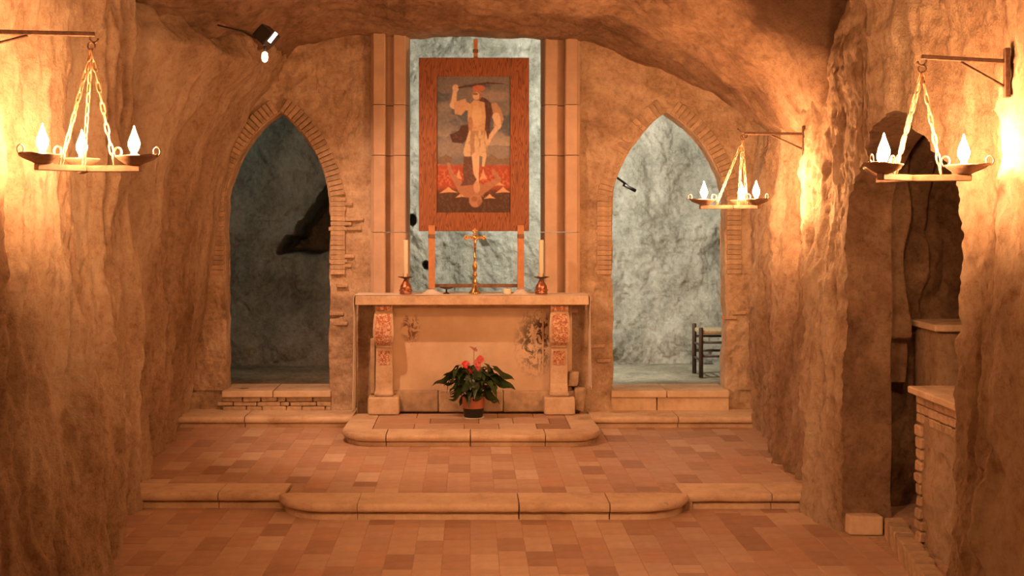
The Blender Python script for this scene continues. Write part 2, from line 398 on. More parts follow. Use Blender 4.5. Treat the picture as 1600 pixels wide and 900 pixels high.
def left_x(D, Z):
    b = tab(LD, LZ, LT, D, Z); p = P3(0 * D, D, Z)
    w = sstep(11.2, 10.4, D) * .7 + .3
    n = 0.055 * fbm(p, (1, 1.3, .35), 3, 3) + 0.085 * ridge(p, (1, 2.4, .38), 2, 11) - .045
    n = n + 0.030 * fbm(p, (1, 6, 1.0), 3, 21) + 0.012 * fbm(p, (1, 14, 9), 4, 31, .6)
    n = n + 0.016 * ridge(p, (1, 9, 2.2), 3, 41)
    n = n - 0.05 * sstep(.55, .95, ridge(p, (1, 1.5, .3), 1, 51)) 
    cr = fissure(D, Z, [([(7.55, 1.95), (7.40, 1.2), (7.2, .3), (7.1, -.3)], .035, .13), ([(6.25, 1.75), (6.1, 1.1)], .04, .07), ([(6.8, .62), (6.62, .05)], .05, .14),
        ([(6.9, 3.0), (6.75, 2.2), (6.85, 1.6)], .03, .06), ([(8.9, 2.0), (8.7, .6)], .04, .09), ([(5.75, 1.6), (5.6, .4)], .05, .06), ([(9.7, 1.9), (9.5, .5)], .05, .08), ([(5.9, 3.2), (5.85, 2.5)], .03, .04)])
    return b + n * w - cr * np.minimum(1, w)
def right_x(D, Z):
    RD = [1.0, 5.2, 5.8, 6.8, 7.6, 8.3, 9.2, 10.1, 11.6]
    RZ = [-.1, 1.0, 2.0, 2.6, 3.9]
    RT = [[2.0, 2.05, 2.05, 2.05, 2.0], [2.10, 2.14, 2.18, 2.16, 2.10], [2.20, 2.22, 2.22, 2.2, 2.14], [2.22, 2.22, 2.23, 2.22, 2.2], [2.22, 2.23, 2.24, 2.26, 2.3],
          [2.20, 2.23, 2.26, 2.3, 2.3], [2.22, 2.27, 2.30, 2.36, 2.4], [2.30, 2.36, 2.42, 2.46, 2.5], [2.50, 2.50, 2.55, 2.60, 2.6]]
    b = tab(RD, RZ, RT, D, Z); p = P3(0 * D + 50, D, Z)
    edge = np.minimum(1, np.abs(D - 7.6) * 4 + .25) * np.minimum(1, np.abs(D - 5.8) * 4 + .4)
    n = 0.05 * fbm(p, (1, 1.1, .5), 3, 5) + 0.06 * ridge(p, (1, 2.0, .4), 2, 15) - .03
    calm = 1 - .6 * sstep(1.35, 1.0, np.abs(D - 6.7)) * sstep(2.8, 2.5, Z)
    n = n * edge + calm * 0.024 * fbm(p, (1, 6, 2.2), 3, 25) + 0.013 * fbm(p, (1, 15, 11), 4, 35, .6) + calm * 0.014 * ridge(p, (1, 7, 2.4), 3, 45)
    cr = fissure(D, Z, [([(5.32, .80), (5.24, .45)], .035, .16), ([(8.45, 1.95), (8.35, 1.3)], .05, .08), ([(9.3, 1.9), (9.1, .6)], .05, .07), ([(8.0, 1.6), (7.95, .4)], .04, .05), ([(5.6, 1.9), (5.5, 1.0)], .03, .04),
        ([(9.9, 2.2), (9.7, 1.2)], .05, .07), ([(5.5, 3.0), (5.35, 2.3)], .03, .04)])
    return b - n + cr
lin = np.linspace
# left wall
pt = Patches()
D, Z = np.meshgrid(np.concatenate([lin(1, 5, 60, endpoint=False), lin(5, 11.7, 620)]), lin(-.1, 3.75, 330), indexing='ij')
pt.grid(P3(left_x(D, Z), D, Z))
wl = pt.build('wall_left', M['wall']); wl['kind'] = 'structure'; wl['label'] = 'rough carved rock wall along the left side'
# right wall with its arched recess
pt = Patches()
o_, ns, na = arch_outline(7.6, 5.8, -.1, 1.95, 6.72, 2.43, 150, 80)
rs_ = P3(o_[:, 0], o_[:, 1], 0 * o_[:, 0])
o_[:, 0] += 0.012 * fbm(rs_, (3, 4, 1), 4, 77); 
pa = arch_patch(o_, ns, na, 8.1, 5.2, -.1, 3.0, 80)
pt.grid(P3(right_x(pa[..., 0], pa[..., 1]), pa[..., 0], pa[..., 1]), True)
prev_ = Patches()
# reveal of the recess, running back into the rock
t = lin(0, 1, 16)[None, :]; xf = right_x(o_[:, 0], o_[:, 1])[:, None]; xb = 2.50 + 0 * xf
Xr = xf * (1 - t) + xb * t; Yr = o_[:, 0][:, None] + 0 * t; Zr = o_[:, 1][:, None] + 0 * t
rn = 0.010 * fbm(P3(Xr, Yr, Zr), (6, 4, 4), 4, 81) * sstep(0, .25, t)
prev_.grid(P3(Xr, Yr + rn * 1.0, Zr + rn * .6), False)
for (d0, d1, z0, z1, nd, nz) in ((8.1, 11.7, -.1, 3.0, 300, 260), (1.0, 5.2, -.1, 3.0, 100, 110), (1.0, 11.7, 3.0, 3.75, 300, 40)):
    D, Z = np.meshgrid(lin(d0, d1, nd), lin(z0, z1, nz), indexing='ij'); pt.grid(P3(right_x(D, Z), D, Z), True)
wr = pt.build('wall_right', M['wall']); wr['kind'] = 'structure'; wr['label'] = 'rough rock wall along the right side with an arched recess'
# the recess behind the right arch
pt = prev_
X, Z = np.meshgrid(lin(2.3, 3.6, 150), lin(-.1, 2.75, 280), indexing='ij'); p = P3(X, 0 * X + 8, Z)
slab = sstep(2.66, 2.62, X + 0.05 * fbm(p, (0, 0, 2), 3, 5)) * sstep(.72, .75, Z - .12 * sstep(2.5, 2.56, X))   # smoother plastered slab on the far face
step2 = sstep(2.86, 2.82, X + 0.06 * fbm(p, (0, 0, 2.4), 3, 6)) * sstep(1.1, 1.16, Z)
rough = 0.05 * fbm(p, (2.5, 1, 2.5), 4, 41) + 0.016 * fbm(p, (14, 1, 14), 3, 43)
Yb = 7.90 - .14 * slab - .10 * step2 + rough * (1 - .75 * slab) + .08 * ridge(p, (2, 1, 1.2), 2, 47) * (1 - slab)
pt.grid(P3(X, Yb, Z), True)
D, Z = np.meshgrid(lin(5.0, 8.2, 110), lin(-.1, 2.75, 100), indexing='ij'); p = P3(0 * D, D, Z)
pt.grid(P3(3.45 + .08 * fbm(p, (1, 2, 2), 4, 61), D, Z), True)
X, D = np.meshgrid(lin(2.3, 3.6, 50), lin(5.0, 8.2, 90), indexing='ij'); p = P3(X, D, 0 * X)
pt.grid(P3(X, D, 2.50 - .12 * (X - 2.3) ** 2 + .05 * fbm(p, (2, 2, 2), 4, 63)))
X, Z = np.meshgrid(lin(2.3, 3.6, 40), lin(-.1, 2.75, 60), indexing='ij')
pt.grid(P3(X, 5.35 + .03 * fbm(P3(X, 0 * X, Z), (2, 1, 2), 3, 65), Z))
wn = pt.build('wall_recess', M['recess']); wn['kind'] = 'structure'; wn['label'] = 'rock inside the arched recess in the right wall, its shade put into the colour'
rf_ = link('floor_recess', mesh('floor_recess', [(2.20, 5.3, z) for z in (-.05, .085)] + [(2.47, 7.5, z) for z in (-.05, .085)] + [(2.47, 8.1, z) for z in (-.05, .085)] + [(3.5, 8.1, z) for z in (-.05, .085)] + [(3.5, 5.3, z) for z in (-.05, .085)],
    [(1, 9, 7, 5, 3), (0, 2, 4, 6, 8)] + [((2 * k), (2 * k + 1), (2 * k + 3) % 10, (2 * k + 2) % 10) for k in range(5)]), M['grout']); rf_['kind'] = 'structure'
# ceiling
CX = [-3.2, -2.4, -2.2, -1.9, -1.7, -1.5, -1.0, 0, 1.0, 1.6, 2.05, 2.3, 2.6, 3.2]
CD = [1.0, 6.6, 7.5, 7.9, 8.4, 9.0, 9.6, 10.3, 11.2, 11.26, 11.5, 11.8]
CT = [[3.6] * 14,
      [3.7] * 14,
      [3.6, 3.6, 3.6, 3.6, 3.6, 3.7, 3.9, 4.0, 4.0, 3.95, 3.75, 3.5, 3.4, 3.4],
      [3.6, 3.6, 3.6, 3.6, 3.6, 3.65, 3.8, 3.95, 4.0, 4.0, 3.9, 3.6, 3.5, 3.4],
      [3.5, 3.5, 3.5, 3.5, 3.5, 3.6, 3.78, 3.8, 3.65, 3.45, 3.05, 2.52, 2.35, 2.2],
      [3.3, 3.3, 3.3, 3.35, 3.4, 3.5, 3.62, 3.62, 3.42, 3.13, 2.82, 2.47, 2.3, 2.2],
      [3.1, 3.1, 3.1, 3.2, 3.32, 3.45, 3.55, 3.55, 3.42, 3.14, 2.86, 2.55, 2.3, 2.2],
      [3.1, 3.1, 3.1, 3.15, 3.28, 3.42, 3.50, 3.50, 3.42, 3.16, 2.92, 2.66, 2.4, 2.3],
      [2.9, 2.9, 2.9, 3.0, 3.16, 3.38, 3.46, 3.46, 3.42, 3.19, 3.0, 2.85, 2.65, 2.5],
      [2.9, 2.9, 2.9, 3.0, 3.16, 3.38, 3.46, 3.46, 3.42, 3.19, 3.0, 2.85, 2.65, 2.5],
      [1.9, 2.0, 2.22, 2.80, 3.06, 3.50, 3.80, 3.80, 3.60, 3.25, 3.0, 2.85, 2.65, 2.5],
      [1.9, 2.0, 2.22, 2.80, 3.06, 3.50, 3.80, 3.80, 3.60, 3.25, 3.0, 2.85, 2.65, 2.5]]
pt = Patches()
X, D = np.meshgrid(lin(-3.0, 3.0, 340), np.concatenate([lin(1, 6.5, 60, endpoint=False), lin(6.5, 11.75, 330)]), indexing='ij')
p = P3(X, D, 0 * X); wv = 1 - .8 * sstep(10.6, 11.2, D)
sk = P3(X + .6 * D, D - .35 * X, 0 * X)
Zc = tab(CX, CD, np.array(CT).T, X, D) + wv * (0.06 * fbm(p, (1.1, 1.1, 1), 3, 2) + 0.035 * ridge(sk, (.5, 3.2, 1), 2, 12)) + (0.02 * fbm(sk, (3, 7, 1), 3, 22) + .012 * fbm(p, (14, 14, 1), 4, 32, .6)) * (.35 + .65 * wv)
pt.grid(P3(X, D, Zc), True)
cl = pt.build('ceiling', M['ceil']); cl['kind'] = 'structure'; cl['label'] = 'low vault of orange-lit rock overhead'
def ceil_z(x, d): return float(tab(CX, CD, np.array(CT).T, np.array([x]), np.array([d]))[0])

# back wall: two pointed doorways either side of the altar niche
WY = 11.2; WB = 11.42
def back_y(X, Z):
    p = P3(X, 0 * X, Z)
    course = np.sin(Z * 2 * math.pi / .19 + 1.5 * fbm(p, (1.5, 1, 1.5), 2, 8))
    patch = sstep(-.1, .25, fbm(p, (1.6, 1, 1.6), 3, 18))
    foot = .10 * sstep(.62, .22, Z + .9 * np.abs(X - 1.03) + .05 * fbm(p, (5, 1, 5), 3, 28)) + .05 * sstep(.75, .3, Z + .8 * np.abs(X + 1.0))
    return WY - foot + .022 * fbm(p, (1.6, 1, 1.6), 4, 7) + .010 * patch + .006 * course * (1 - patch) + .009 * fbm(p, (16, 1, 16), 4, 9, .6)
pb = Patches()
DOORS = {'left': (-2.144, -1.232, -1.663), 'right': (1.243, 2.235, 1.715)}
SPR, APX = 2.05, 2.80
for side, (x0, x1, xa) in DOORS.items():
    o_, ns, na = arch_outline(x0, x1, .15, SPR, xa, APX, 160, 80)
    n_ = P3(o_[:, 0], o_[:, 1], 0 * o_[:, 0]); o_[:, 0] += .010 * fbm(n_, (4, 5, 1), 4, 70)
    U0, U1 = (-3.0, -.86) if side == 'left' else (.945, 3.0)
    pa = arch_patch(o_, ns, na, U0, U1, .1, 3.8, 110)
    pb.grid(P3(pa[..., 0], back_y(pa[..., 0], pa[..., 1]), pa[..., 1]))
    t = lin(0, 1, 12)[None, :]; yf = back_y(o_[:, 0], o_[:, 1])[:, None]
    Yr = yf * (1 - t) + WB * t; Xr = o_[:, 0][:, None] + 0 * t; Zr = o_[:, 1][:, None] + 0 * t
    rn = .010 * fbm(P3(Xr, Yr, Zr), (5, 5, 5), 4, 72) * sstep(0, .3, t)
    pb.grid(P3(Xr + rn, Yr, Zr + rn))
    pa2 = arch_patch(o_, ns, na, U0, U1, .1, 3.8, 12)
    pb.grid(P3(pa2[..., 0], WB + 0 * pa2[..., 0], pa2[..., 1]), True)
# masonry under the niche opening and its stone reveals
X, Z = np.meshgrid(lin(-.87, .95, 60), lin(.1, 1.19, 40), indexing='ij'); pb.grid(P3(X, back_y(X, Z), Z), True)
X, Y = np.meshgrid(lin(-.87, .95, 20), lin(WY, WB, 8), indexing='ij'); pb.grid(P3(X, Y, 1.19 + 0 * X), True)
wb = pb.build('wall_back', M['plaster']); wb['kind'] = 'structure'; wb['label'] = 'plastered masonry wall at the end of the crypt with two pointed doorways'

# brick arch rings round both doorways
rb = [box_me('brick', .039, .05, .125, .003, 1, .002, k) for k in range(5)]
for me in rb: me.materials.append(M['brick'])
def brick(me, loc, rx=0, ry=0, rz=0, parent=None, name='brick', sc=(1, 1, 1)):
    o = bpy.data.objects.new(name, me); C.objects.link(o); o.location = loc; o.rotation_euler = (rx, ry, rz); o.scale = sc; o.parent = parent; return o
for side, (x0, x1, xa) in DOORS.items():
    o_, ns, na = arch_outline(x0, x1, .15, SPR, xa, APX, 40, 200)
    seg = o_[20:len(o_) - 20]; dl = np.r_[0, np.cumsum(np.hypot(*np.diff(seg, axis=0).T))]
    s = .3
    while s < dl[-1] - .3:
        x = float(np.interp(s, dl, seg[:, 0])); z = float(np.interp(s, dl, seg[:, 1]))
        x2 = float(np.interp(s + .02, dl, seg[:, 0])); z2 = float(np.interp(s + .02, dl, seg[:, 1]))
        tx, tz = x2 - x, z2 - z; L = math.hypot(tx, tz); nx, nz = -tz / L, tx / L
        if not (abs(s - dl[-1] / 2) < .02):
            brick(random.choice(rb), (x + nx * .072, WY + .010 + random.uniform(-.004, .004), z + nz * .072), 0, math.atan2(nx, nz), 0, wb)
        s += .0425
# worn brick courses showing on the piers
cb = [box_me('brick', w, .05, .032, .004, 1, .003, 20 + k) for k, w in enumerate((.13, .10, .16))]
for me in cb: me.materials.append(M['brick'])
for (xa_, xb_, za, zb) in ((1.10, 1.24, 1.76, 1.98), (1.12, 1.24, 2.16, 2.30), (-1.22, -.95, 1.24, 1.58), (-1.22, -.98, .95, 1.12), (-1.22, -.9, 1.78, 2.04), (1.04, 1.24, .58, .80), (2.22, 2.40, 1.9, 2.1), (2.22, 2.5, 1.0, 1.14)):
    z = za; row = 0
    while z < zb:
        x = xa_ + (row % 2) * .05
        while x < xb_ - .06:
            m = random.choice(cb)
            w = m.vertices[0].co.x
            if random.random() < .62 and x + .065 + .08 < xb_ + .02: brick(m, (x + .065 + random.uniform(-.02, .02), WY + .018 + random.uniform(-.010, .006), z), 0, random.uniform(-.02, .02), 0, wb)
            x += .155
        z += .043; row += 1

# dressed stone jambs of the niche (stepped in plan), stacked in blocks
def jamb(name, s, x_out, steps, label):
    """steps: (dx inwards from x_out, y) plan polyline from the wall face to the back of the reveal"""
    root = struct(name, label)
    zs = [1.05, 1.75, 2.42, 2.86, 3.62]
    for i in range(4):
        z0, z1 = zs[i] + .003, zs[i + 1] - .003
        pl = [(x_out, WB)] + [(x_out + s * dx, y) for dx, y in steps]
        n = len(pl); V = [(x, y, z0) for x, y in pl] + [(x, y, z1) for x, y in pl]
        F = [tuple(range(n))[::-1], tuple(range(n, 2 * n))] + [(k, (k + 1) % n, n + (k + 1) % n, n + k) for k in range(n)]
        if s < 0: F = [f[::-1] for f in F]
        link('stone_block', mesh('stone_block', V, F), M['jamb'], root)
    return root
stepsL = [(0, 11.17), (.02, 11.165), (.022, 11.12), (.03, 11.112), (.118, 11.112), (.128, 11.12), (.130, 11.23), (.195, 11.24), (.197, 11.15), (.205, 11.142), (.295, 11.142), (.305, 11.15), (.31, 11.20), (.33, 11.24), (.33, WB)]
jamb('trim_1', 1, -.868, stepsL, 'moulded stone jamb left of the niche')
jamb('trim_2', -1, .955, stepsL, 'moulded stone jamb right of the niche')

# the chamber behind the wall
pc = Patches()
X, Z = np.meshgrid(lin(-3.4, 3.4, 560), lin(.2, 4.0, 320), indexing='ij'); p = P3(X, 0 * X, Z)
dg = P3(X * .8 + Z * .5, 0 * X, Z * .8 - X * .4)
Y = 13.45 + .10 * fbm(p, (1, 1, 1), 3, 4) + .035 * fbm(dg, (7, 1, 2.5), 3, 14) + .05 * ridge(p, (1.6, 1, 1.6), 2, 24) + .014 * fbm(p, (20, 1, 16), 4, 34, .6)
Y = Y - .25 * sstep(1.1, .5, Z)
def hole(cx, cz, rx, rz, depth, sh=0):
    d = np.hypot((X - cx - sh * (Z - cz)) / rx, (Z - cz) / rz) + .15 * fbm(p, (5, 1, 5), 2, 90)
    return depth * sstep(1.0, .82, d)
nh = .03 * fbm(p, (6, 1, 6), 3, 95)
Y = Y + 1.2 * sstep(0, .04, Z - 1.50 + nh) * sstep(0, .05, (X + 1.93) * 1.25 - (Z - 1.66) + nh * 2) * sstep(0, .04, -1.15 - X) * sstep(0, .05, 2.5 - Z) + hole(-.61, 1.86, .05, .07, .3) + hole(-.47, 1.38, .045, .055, .3)
Y = Y + .10 * sstep(-.1, .1, Z - 1.5 - .35 * (X - 1.3)) * sstep(1.0, 1.2, X)
pc.grid(P3(X, Y, Z), True)
for xs_, sg in ((-.95, 1), (-3.3, 1), (3.3, -1)):  # the inner partition is added to block light between the two chambers
    D, Z = np.meshgrid(lin(11.6, 13.7, 60), lin(.2, 3.8, 90), indexing='ij')
    pc.grid(P3(xs_ + .05 * fbm(P3(0 * D, D, Z), (1, 2, 2), 4, 54), D, Z), sg > 0)
D, Z = np.meshgrid(lin(11.6, 13.7, 60), lin(.2, 3.8, 90), indexing='ij')
pc.grid(P3(-.80 + .02 * fbm(P3(0 * D, D, Z), (1, 2, 2), 4, 55), D, Z))
X, D = np.meshgrid(lin(-3.4, 3.4, 200), lin(11.55, 13.8, 80), indexing='ij'); p = P3(X, D, 0 * X)
pc.grid(P3(X, D, 3.60 + .10 * (D - 11.5) - .08 * (X / 2) ** 2 + .03 * fbm(p, (1.6, 1.6, 1), 4, 56)), True)
ch = pc.build('wall_chamber', M['chamber']); ch['kind'] = 'structure'; ch['label'] = 'grey-green hewn rock of the chamber behind the niche'
pf = Patches()
X, D = np.meshgrid(lin(-3.4, 3.4, 160), lin(11.2, 13.8, 60), indexing='ij')
pf.grid(P3(X, D, .365 + .006 * fbm(P3(X, D, 0 * X), (4, 4, 1), 4, 57)), False)
cf = pf.build('floor_chamber', M['chfloor']); cf['kind'] = 'structure'; cf['label'] = 'bare floor of the chamber behind the wall'

# ---------------------------------------------------------------- floors of terracotta tiles
TW, TL, G = .155, .31, .0026
tm = [box_me('tile', TW - G, TL - G, .024, .0014, 1, .0006, 40 + k) for k in range(4)]
th = [box_me('tile', TW - G, TL / 2 - G, .024, .0014, 1, .0006, 50 + k) for k in range(2)]
for me in tm + th: me.materials.append(M['tile'])
def front_limit(x):      # plan line of the main step's riser
    return main_front(x)
def main_front(x):
    xl, xr, r = -1.19, 1.36, .32
    if x < xl or x > xr: return 8.24
    if x < xl + r: return 8.24 - .32 * math.sqrt(max(0, 1 - ((xl + r - x) / r) ** 2))
    if x > xr - r: return 8.24 - .32 * math.sqrt(max(0, 1 - ((x - xr + r) / r) ** 2))
    return 7.92
def lay_tiles(root, x0, x1, y0f, y1f, ztop, cap):
    nx = int(round((x1 - x0) / TW)); cnt = 0
    for i in range(nx):
        xc = x0 + (i + .5) * TW
        y1 = y1f(xc); y0 = y0f(xc)
        y = y1 - random.choice((0, .09, .155, .22))
        # cut piece at the far end
        L = y1 - y
        if L > .03:
            o = bpy.data.objects.new('tile', tm[0]); C.objects.link(o); o.parent = root; o.scale = (1, (L - G) / (TL - G), 1); o.location = (xc, y + L / 2, ztop - .012); cnt += 1
        while y > y0 + .02 and cnt < cap:
            L = TL / 2 if random.random() < .1 else TL
            L = min(L, y - y0)
            me = random.choice(tm)
            o = bpy.data.objects.new('tile', me); C.objects.link(o); o.parent = root
            o.scale = (1, (L - G) / (TL - G), 1)
            o.location = (xc, y - L / 2, ztop - .012 + random.uniform(-.0008, .0008)); cnt += 1
            y -= L
fl = struct('floor', 'lower floor of staggered terracotta tiles')
box('bedding', -2.6, 2.6, .8, 9.0, -.08, -.002, M['grout'], fl, 0)
lay_tiles(fl, -2.17, 2.26, lambda x: 5.95, lambda x: main_front(x) + .02, 0.0, 298)
fu = struct('floor_dais', 'raised floor of staggered terracotta tiles before the altar')
box('bedding', -2.75, 2.75, 8.45, 11.3, -.05, .103, M['grout'], fu, 0)
box('bedding', -1.17, 1.42, 8.19, 8.4495, -.05, .103, M['grout'], fu, 0)
lay_tiles(fu, -2.48, 2.48, lambda x: 8.22 if -1.15 < x < 1.30 else 8.52, lambda x: 10.82, .105, 299)

# step stones: a moulded nosing swept along the plan line
def sweep_stone(parent, path, h, z0, back, mat, nose=.022, name='stone', seed=0, groove=True):
    """path: list of (x, y) on the riser's face, left to right, outwards is to the right-hand side (towards the viewer)."""
    rr = random.Random(seed); r = min(.027, h * .27)
    prof = []   # (outward offset, z)
    prof.append((0, z0 - .01)); prof.append((0, z0 + h - 2 * r - .012))
    if groove: prof.append((-.010, z0 + h - 2 * r - .006)); prof.append((.008, z0 + h - 2 * r))
    for k in range(7):
        a = -math.pi / 2 + math.pi * k / 6
        prof.append((.008 + nose * .5 + r * .75 * math.cos(a), z0 + h - r + r * math.sin(a)))
    V = []; F = []; n = len(prof) + 2; N = len(path)
    for i, (x, y) in enumerate(path):
        a = path[max(i - 1, 0)]; b = path[min(i + 1, N - 1)]
        tx, ty = b[0] - a[0], b[1] - a[1]; L = math.hypot(tx, ty) or 1; nx, ny = ty / L, -tx / L
        wob = rr.uniform(-.0025, .0025)
        for off, z in prof: V.append((x + nx * (off + wob), y + ny * (off + wob), z + (rr.uniform(-.0015, .0015) if off > .01 else 0)))
        bx, by = back(x, y); V.append((bx, by, z0 + h)); V.append((bx, by, z0 - .01))
    for i in range(N - 1):
        for k in range(n):
            F.append((i * n + k, (i + 1) * n + k, (i + 1) * n + (k + 1) % n, i * n + (k + 1) % n))
    F.append(tuple(range(n))); F.append(tuple((N - 1) * n + k for k in range(n))[::-1])
    o = link(name, mesh(name, V, F), mat, parent, False)
    me = o.data; me.polygons.foreach_set('use_smooth', [True] * len(me.polygons))
    me.polygons[-1].use_smooth = False; me.polygons[-2].use_smooth = False
    try: me.set_sharp_from_angle(angle=math.radians(40))
    except Exception: pass
    return o
def seg_path(f, x0, x1, n): return [(x0 + (x1 - x0) * i / n, f(x0 + (x1 - x0) * i / n)) for i in range(n + 1)]
M['step'] = rock_mat('worn_step_stone', (0.54, 0.40, 0.27), (0.74, 0.59, 0.43), (0.84, 0.71, 0.54), 2.6, (1, 1, 1), 26, 0.008, 0.003, 0.3, mottle=0.22)
ms = struct('trim_3', 'moulded stone step with a bowed middle across the floor')
def arc_pts(cx, cy, r, a0, a1, n): return [(cx + r * math.cos(math.radians(a0 + (a1 - a0) * i / n)), cy + r * math.sin(math.radians(a0 + (a1 - a0) * i / n))) for i in range(n + 1)]
gp = .004
for (x0, x1) in ((-2.32, -1.62), (-1.62, -1.19)): sweep_stone(ms, seg_path(lambda x: 8.24, x0 + gp, x1 - gp * .3, 8), .105, 0, lambda x, y: (x, 8.51), M['step'], seed=int(x0 * 100))
ins = .05
sweep_stone(ms, arc_pts(-.87, 8.24, .32, 180, 270, 14)[1:] + [(-.77, 7.92), (-.70, 7.92)], .105, 0, lambda x, y: (min(max(x, -1.13), 1.3), 8.215), M['step'], seed=5)
for (x0, x1) in ((-.70, .30), (.30, .86)): sweep_stone(ms, seg_path(lambda x: 7.92, x0 + gp, x1 - gp, 14), .105, 0, lambda x, y: (x, 8.215), M['step'], seed=int(x0 * 77 + 200))
sweep_stone(ms, [(.86 + gp, 7.92), (.95, 7.92)] + arc_pts(1.04, 8.24, .32, 270, 360, 14)[:-1], .105, 0, lambda x, y: (min(x, 1.30), 8.215), M['step'], seed=8)
for (x0, x1) in ((1.36, 1.93), (1.93, 2.30)): sweep_stone(ms, seg_path(lambda x: 8.22, x0 + gp * .3, x1 - gp, 8), .105, 0, lambda x, y: (x, 8.51), M['step'], seed=int(x0 * 100))
# back step either side of the altar
bs_ = struct('trim_4', 'long low stone step at the foot of the end wall')
for (x0, x1) in ((-2.62, -1.9), (-1.9, -.99), (1.01, 1.75), (1.75, 2.62)):
    sweep_stone(bs_, seg_path(lambda x: 10.80, x0 + gp, x1 - gp, 10), .10, .10, lambda x, y: (x, 11.26), M['step'], seed=int(x0 * 91 + 400))
# door sills
for k, (side, (x0, x1, xa)) in enumerate(DOORS.items()):
    sl = struct('trim_%d' % (5 + k), 'raised stone sill of the %s doorway' % side)
    for (a, b) in ((x0 - .02, (x0 + x1) / 2 - .03), ((x0 + x1) / 2 - .03, x1 + .02)):
        box('sill_stone', a + .003, b - .003, 11.12, 11.62, .315, .372, M['step'], sl, .012, 2, .002, 3 + k)
    # riser: rubble on the left, dressed blocks on the right
    x = x0
    if side == 'left':
        for row, (z0, z1) in enumerate(((.195, .232), (.235, .272), (.275, .312))):
            x = x0 - .02 - .05 * (row % 2)
            while x < x1:
                w = random.uniform(.07, .24); 
                if x + w > x1: w = x1 + .02 - x
                if w > .03: box('brick', x + .004, x + w - .004, 11.15 + random.uniform(-.012, .008), 11.3, z0, z1, M['rubble'], sl, .006, 1, .003, int(x * 1000))
                x += w
    else:
        for (a, b) in ((x0 - .02, x0 + .38), (x0 + .385, x1 + .02)): box('riser_stone', a + .002, b - .002, 11.15, 11.3, .195, .313, M['step'], sl, .005, 1, .002, 9)

# altar step (predella)
pr = thing('altar_step', 'low stone platform with chamfered front corners under the altar', 'step', (0, 0, 0))
PP = [(-.965, 10.95), (-.985, 10.16), (-.955, 10.06), (-.86, 9.93), (-.79, 9.90), (.80, 9.90), (.88, 9.93), (.975, 10.06), (1.0, 10.16), (.985, 10.95)]
def densify(pts, n=6):
    R = []
    for a, b in zip(pts[:-1], pts[1:]):
        m = max(1, int(math.hypot(b[0] - a[0], b[1] - a[1]) / .08))
        for i in range(m): R.append((a[0] + (b[0] - a[0]) * i / m, a[1] + (b[1] - a[1]) * i / m))
    R.append(pts[-1]); return R
def predback(x, y): return (max(min(x, .80), -.78), max(10.14, min(y, 10.95)))
for (a, b, sd) in (([PP[0], PP[1], PP[2], PP[3], PP[4], (-.655, 9.90)], None, 1), ([(-.647, 9.90), (-.004, 9.90)], None, 2), ([(.004, 9.90), (.575, 9.90)], None, 3), ([(.583, 9.90), PP[5], PP[6], PP[7], PP[8], PP[9]], None, 4)):
    sweep_stone(pr, densify(a), .10, .10, predback, M['step'], seed=sd)
xs_ = [-.78, -.42, -.02, .26, .56, .80]
for row, (ya, yb) in enumerate(((10.143, 10.42), (10.425, 10.70), (10.705, 10.95))):
    xx = [-.777] + [v + (.09 if row % 2 else -.03) for v in xs_[1:-1]] + [.797]
    for a, b in zip(xx[:-1], xx[1:]):
        o = box('paving_slab', a + .002, b - .002, ya, yb, .12, .200, M['tile'], pr, .003, 1)
box('core', -.77, .79, 10.2, 10.95, .08, .15, M['grout'], pr, 0)

# ---------------------------------------------------------------- altar
al = thing('altar', 'pale stone altar table on two scroll brackets against the end wall', 'altar')
TZ = 1.218
me = box_me('table_slab', 1.971, .62, .078, .006, 2, .002, 3)
o = link('table_slab', me, M['stone'], al); o.location = (.0135, 11.11, TZ - .039)
box('front_panel', -.80, .88, 11.08, 11.2, .38, 1.14, M['panel'], al, .004)
box('panel_border', .62, .635, 11.074, 11.1, .52, 1.12, M['stone'], al, .002)
box('panel_rail', -.60, .60, 11.068, 11.1, 1.10, 1.139, M['stone'], al, .004)
for (a, b, s_) in ((-.86, -.28, 1), (-.275, .28, 2), (.285, .93, 3)):
    box('plinth_stone', a, b, 11.02, 11.2, .204, .385, M['rubble'], al, .016, 2, .003, s_)
cprof = [(10.87, 1.139), (10.865, 1.10), (10.88, 1.075), (10.868, 1.06), (10.848, 1.0), (10.835, .93), (10.84, .87), (10.862, .82), (10.90, .79), (10.925, .775), (10.925, .74), (10.935, .70), (10.945, .62), (10.945, .54), (10.94, .46), (10.925, .40), (10.905, .375), (10.90, .355)]
def extr(name, prof, x0, x1, yback, mat, parent, widths=None):
    n = len(prof); V = []; F = []
    for i, (y, z) in enumerate(prof):
        w = widths[i] if widths else 0
        V += [(x0 - w, y, z), (x1 + w, y, z), (x1 + w, yback, z), (x0 - w, yback, z)]
    for i in range(n - 1):
        for k in range(4): F.append((i * 4 + k, i * 4 + (k + 1) % 4, (i + 1) * 4 + (k + 1) % 4, (i + 1) * 4 + k))
    F.append((0, 3, 2, 1)); F.append(tuple((n - 1) * 4 + k for k in range(4)))
    return link(name, mesh(name, V, [f[::-1] for f in F]), mat, parent)
wid = [0, 0, 0, .004, .010, .014, .012, .006, -.002, -.006, -.006, -.004, -.002, 0, 0, .002, .004, .004]
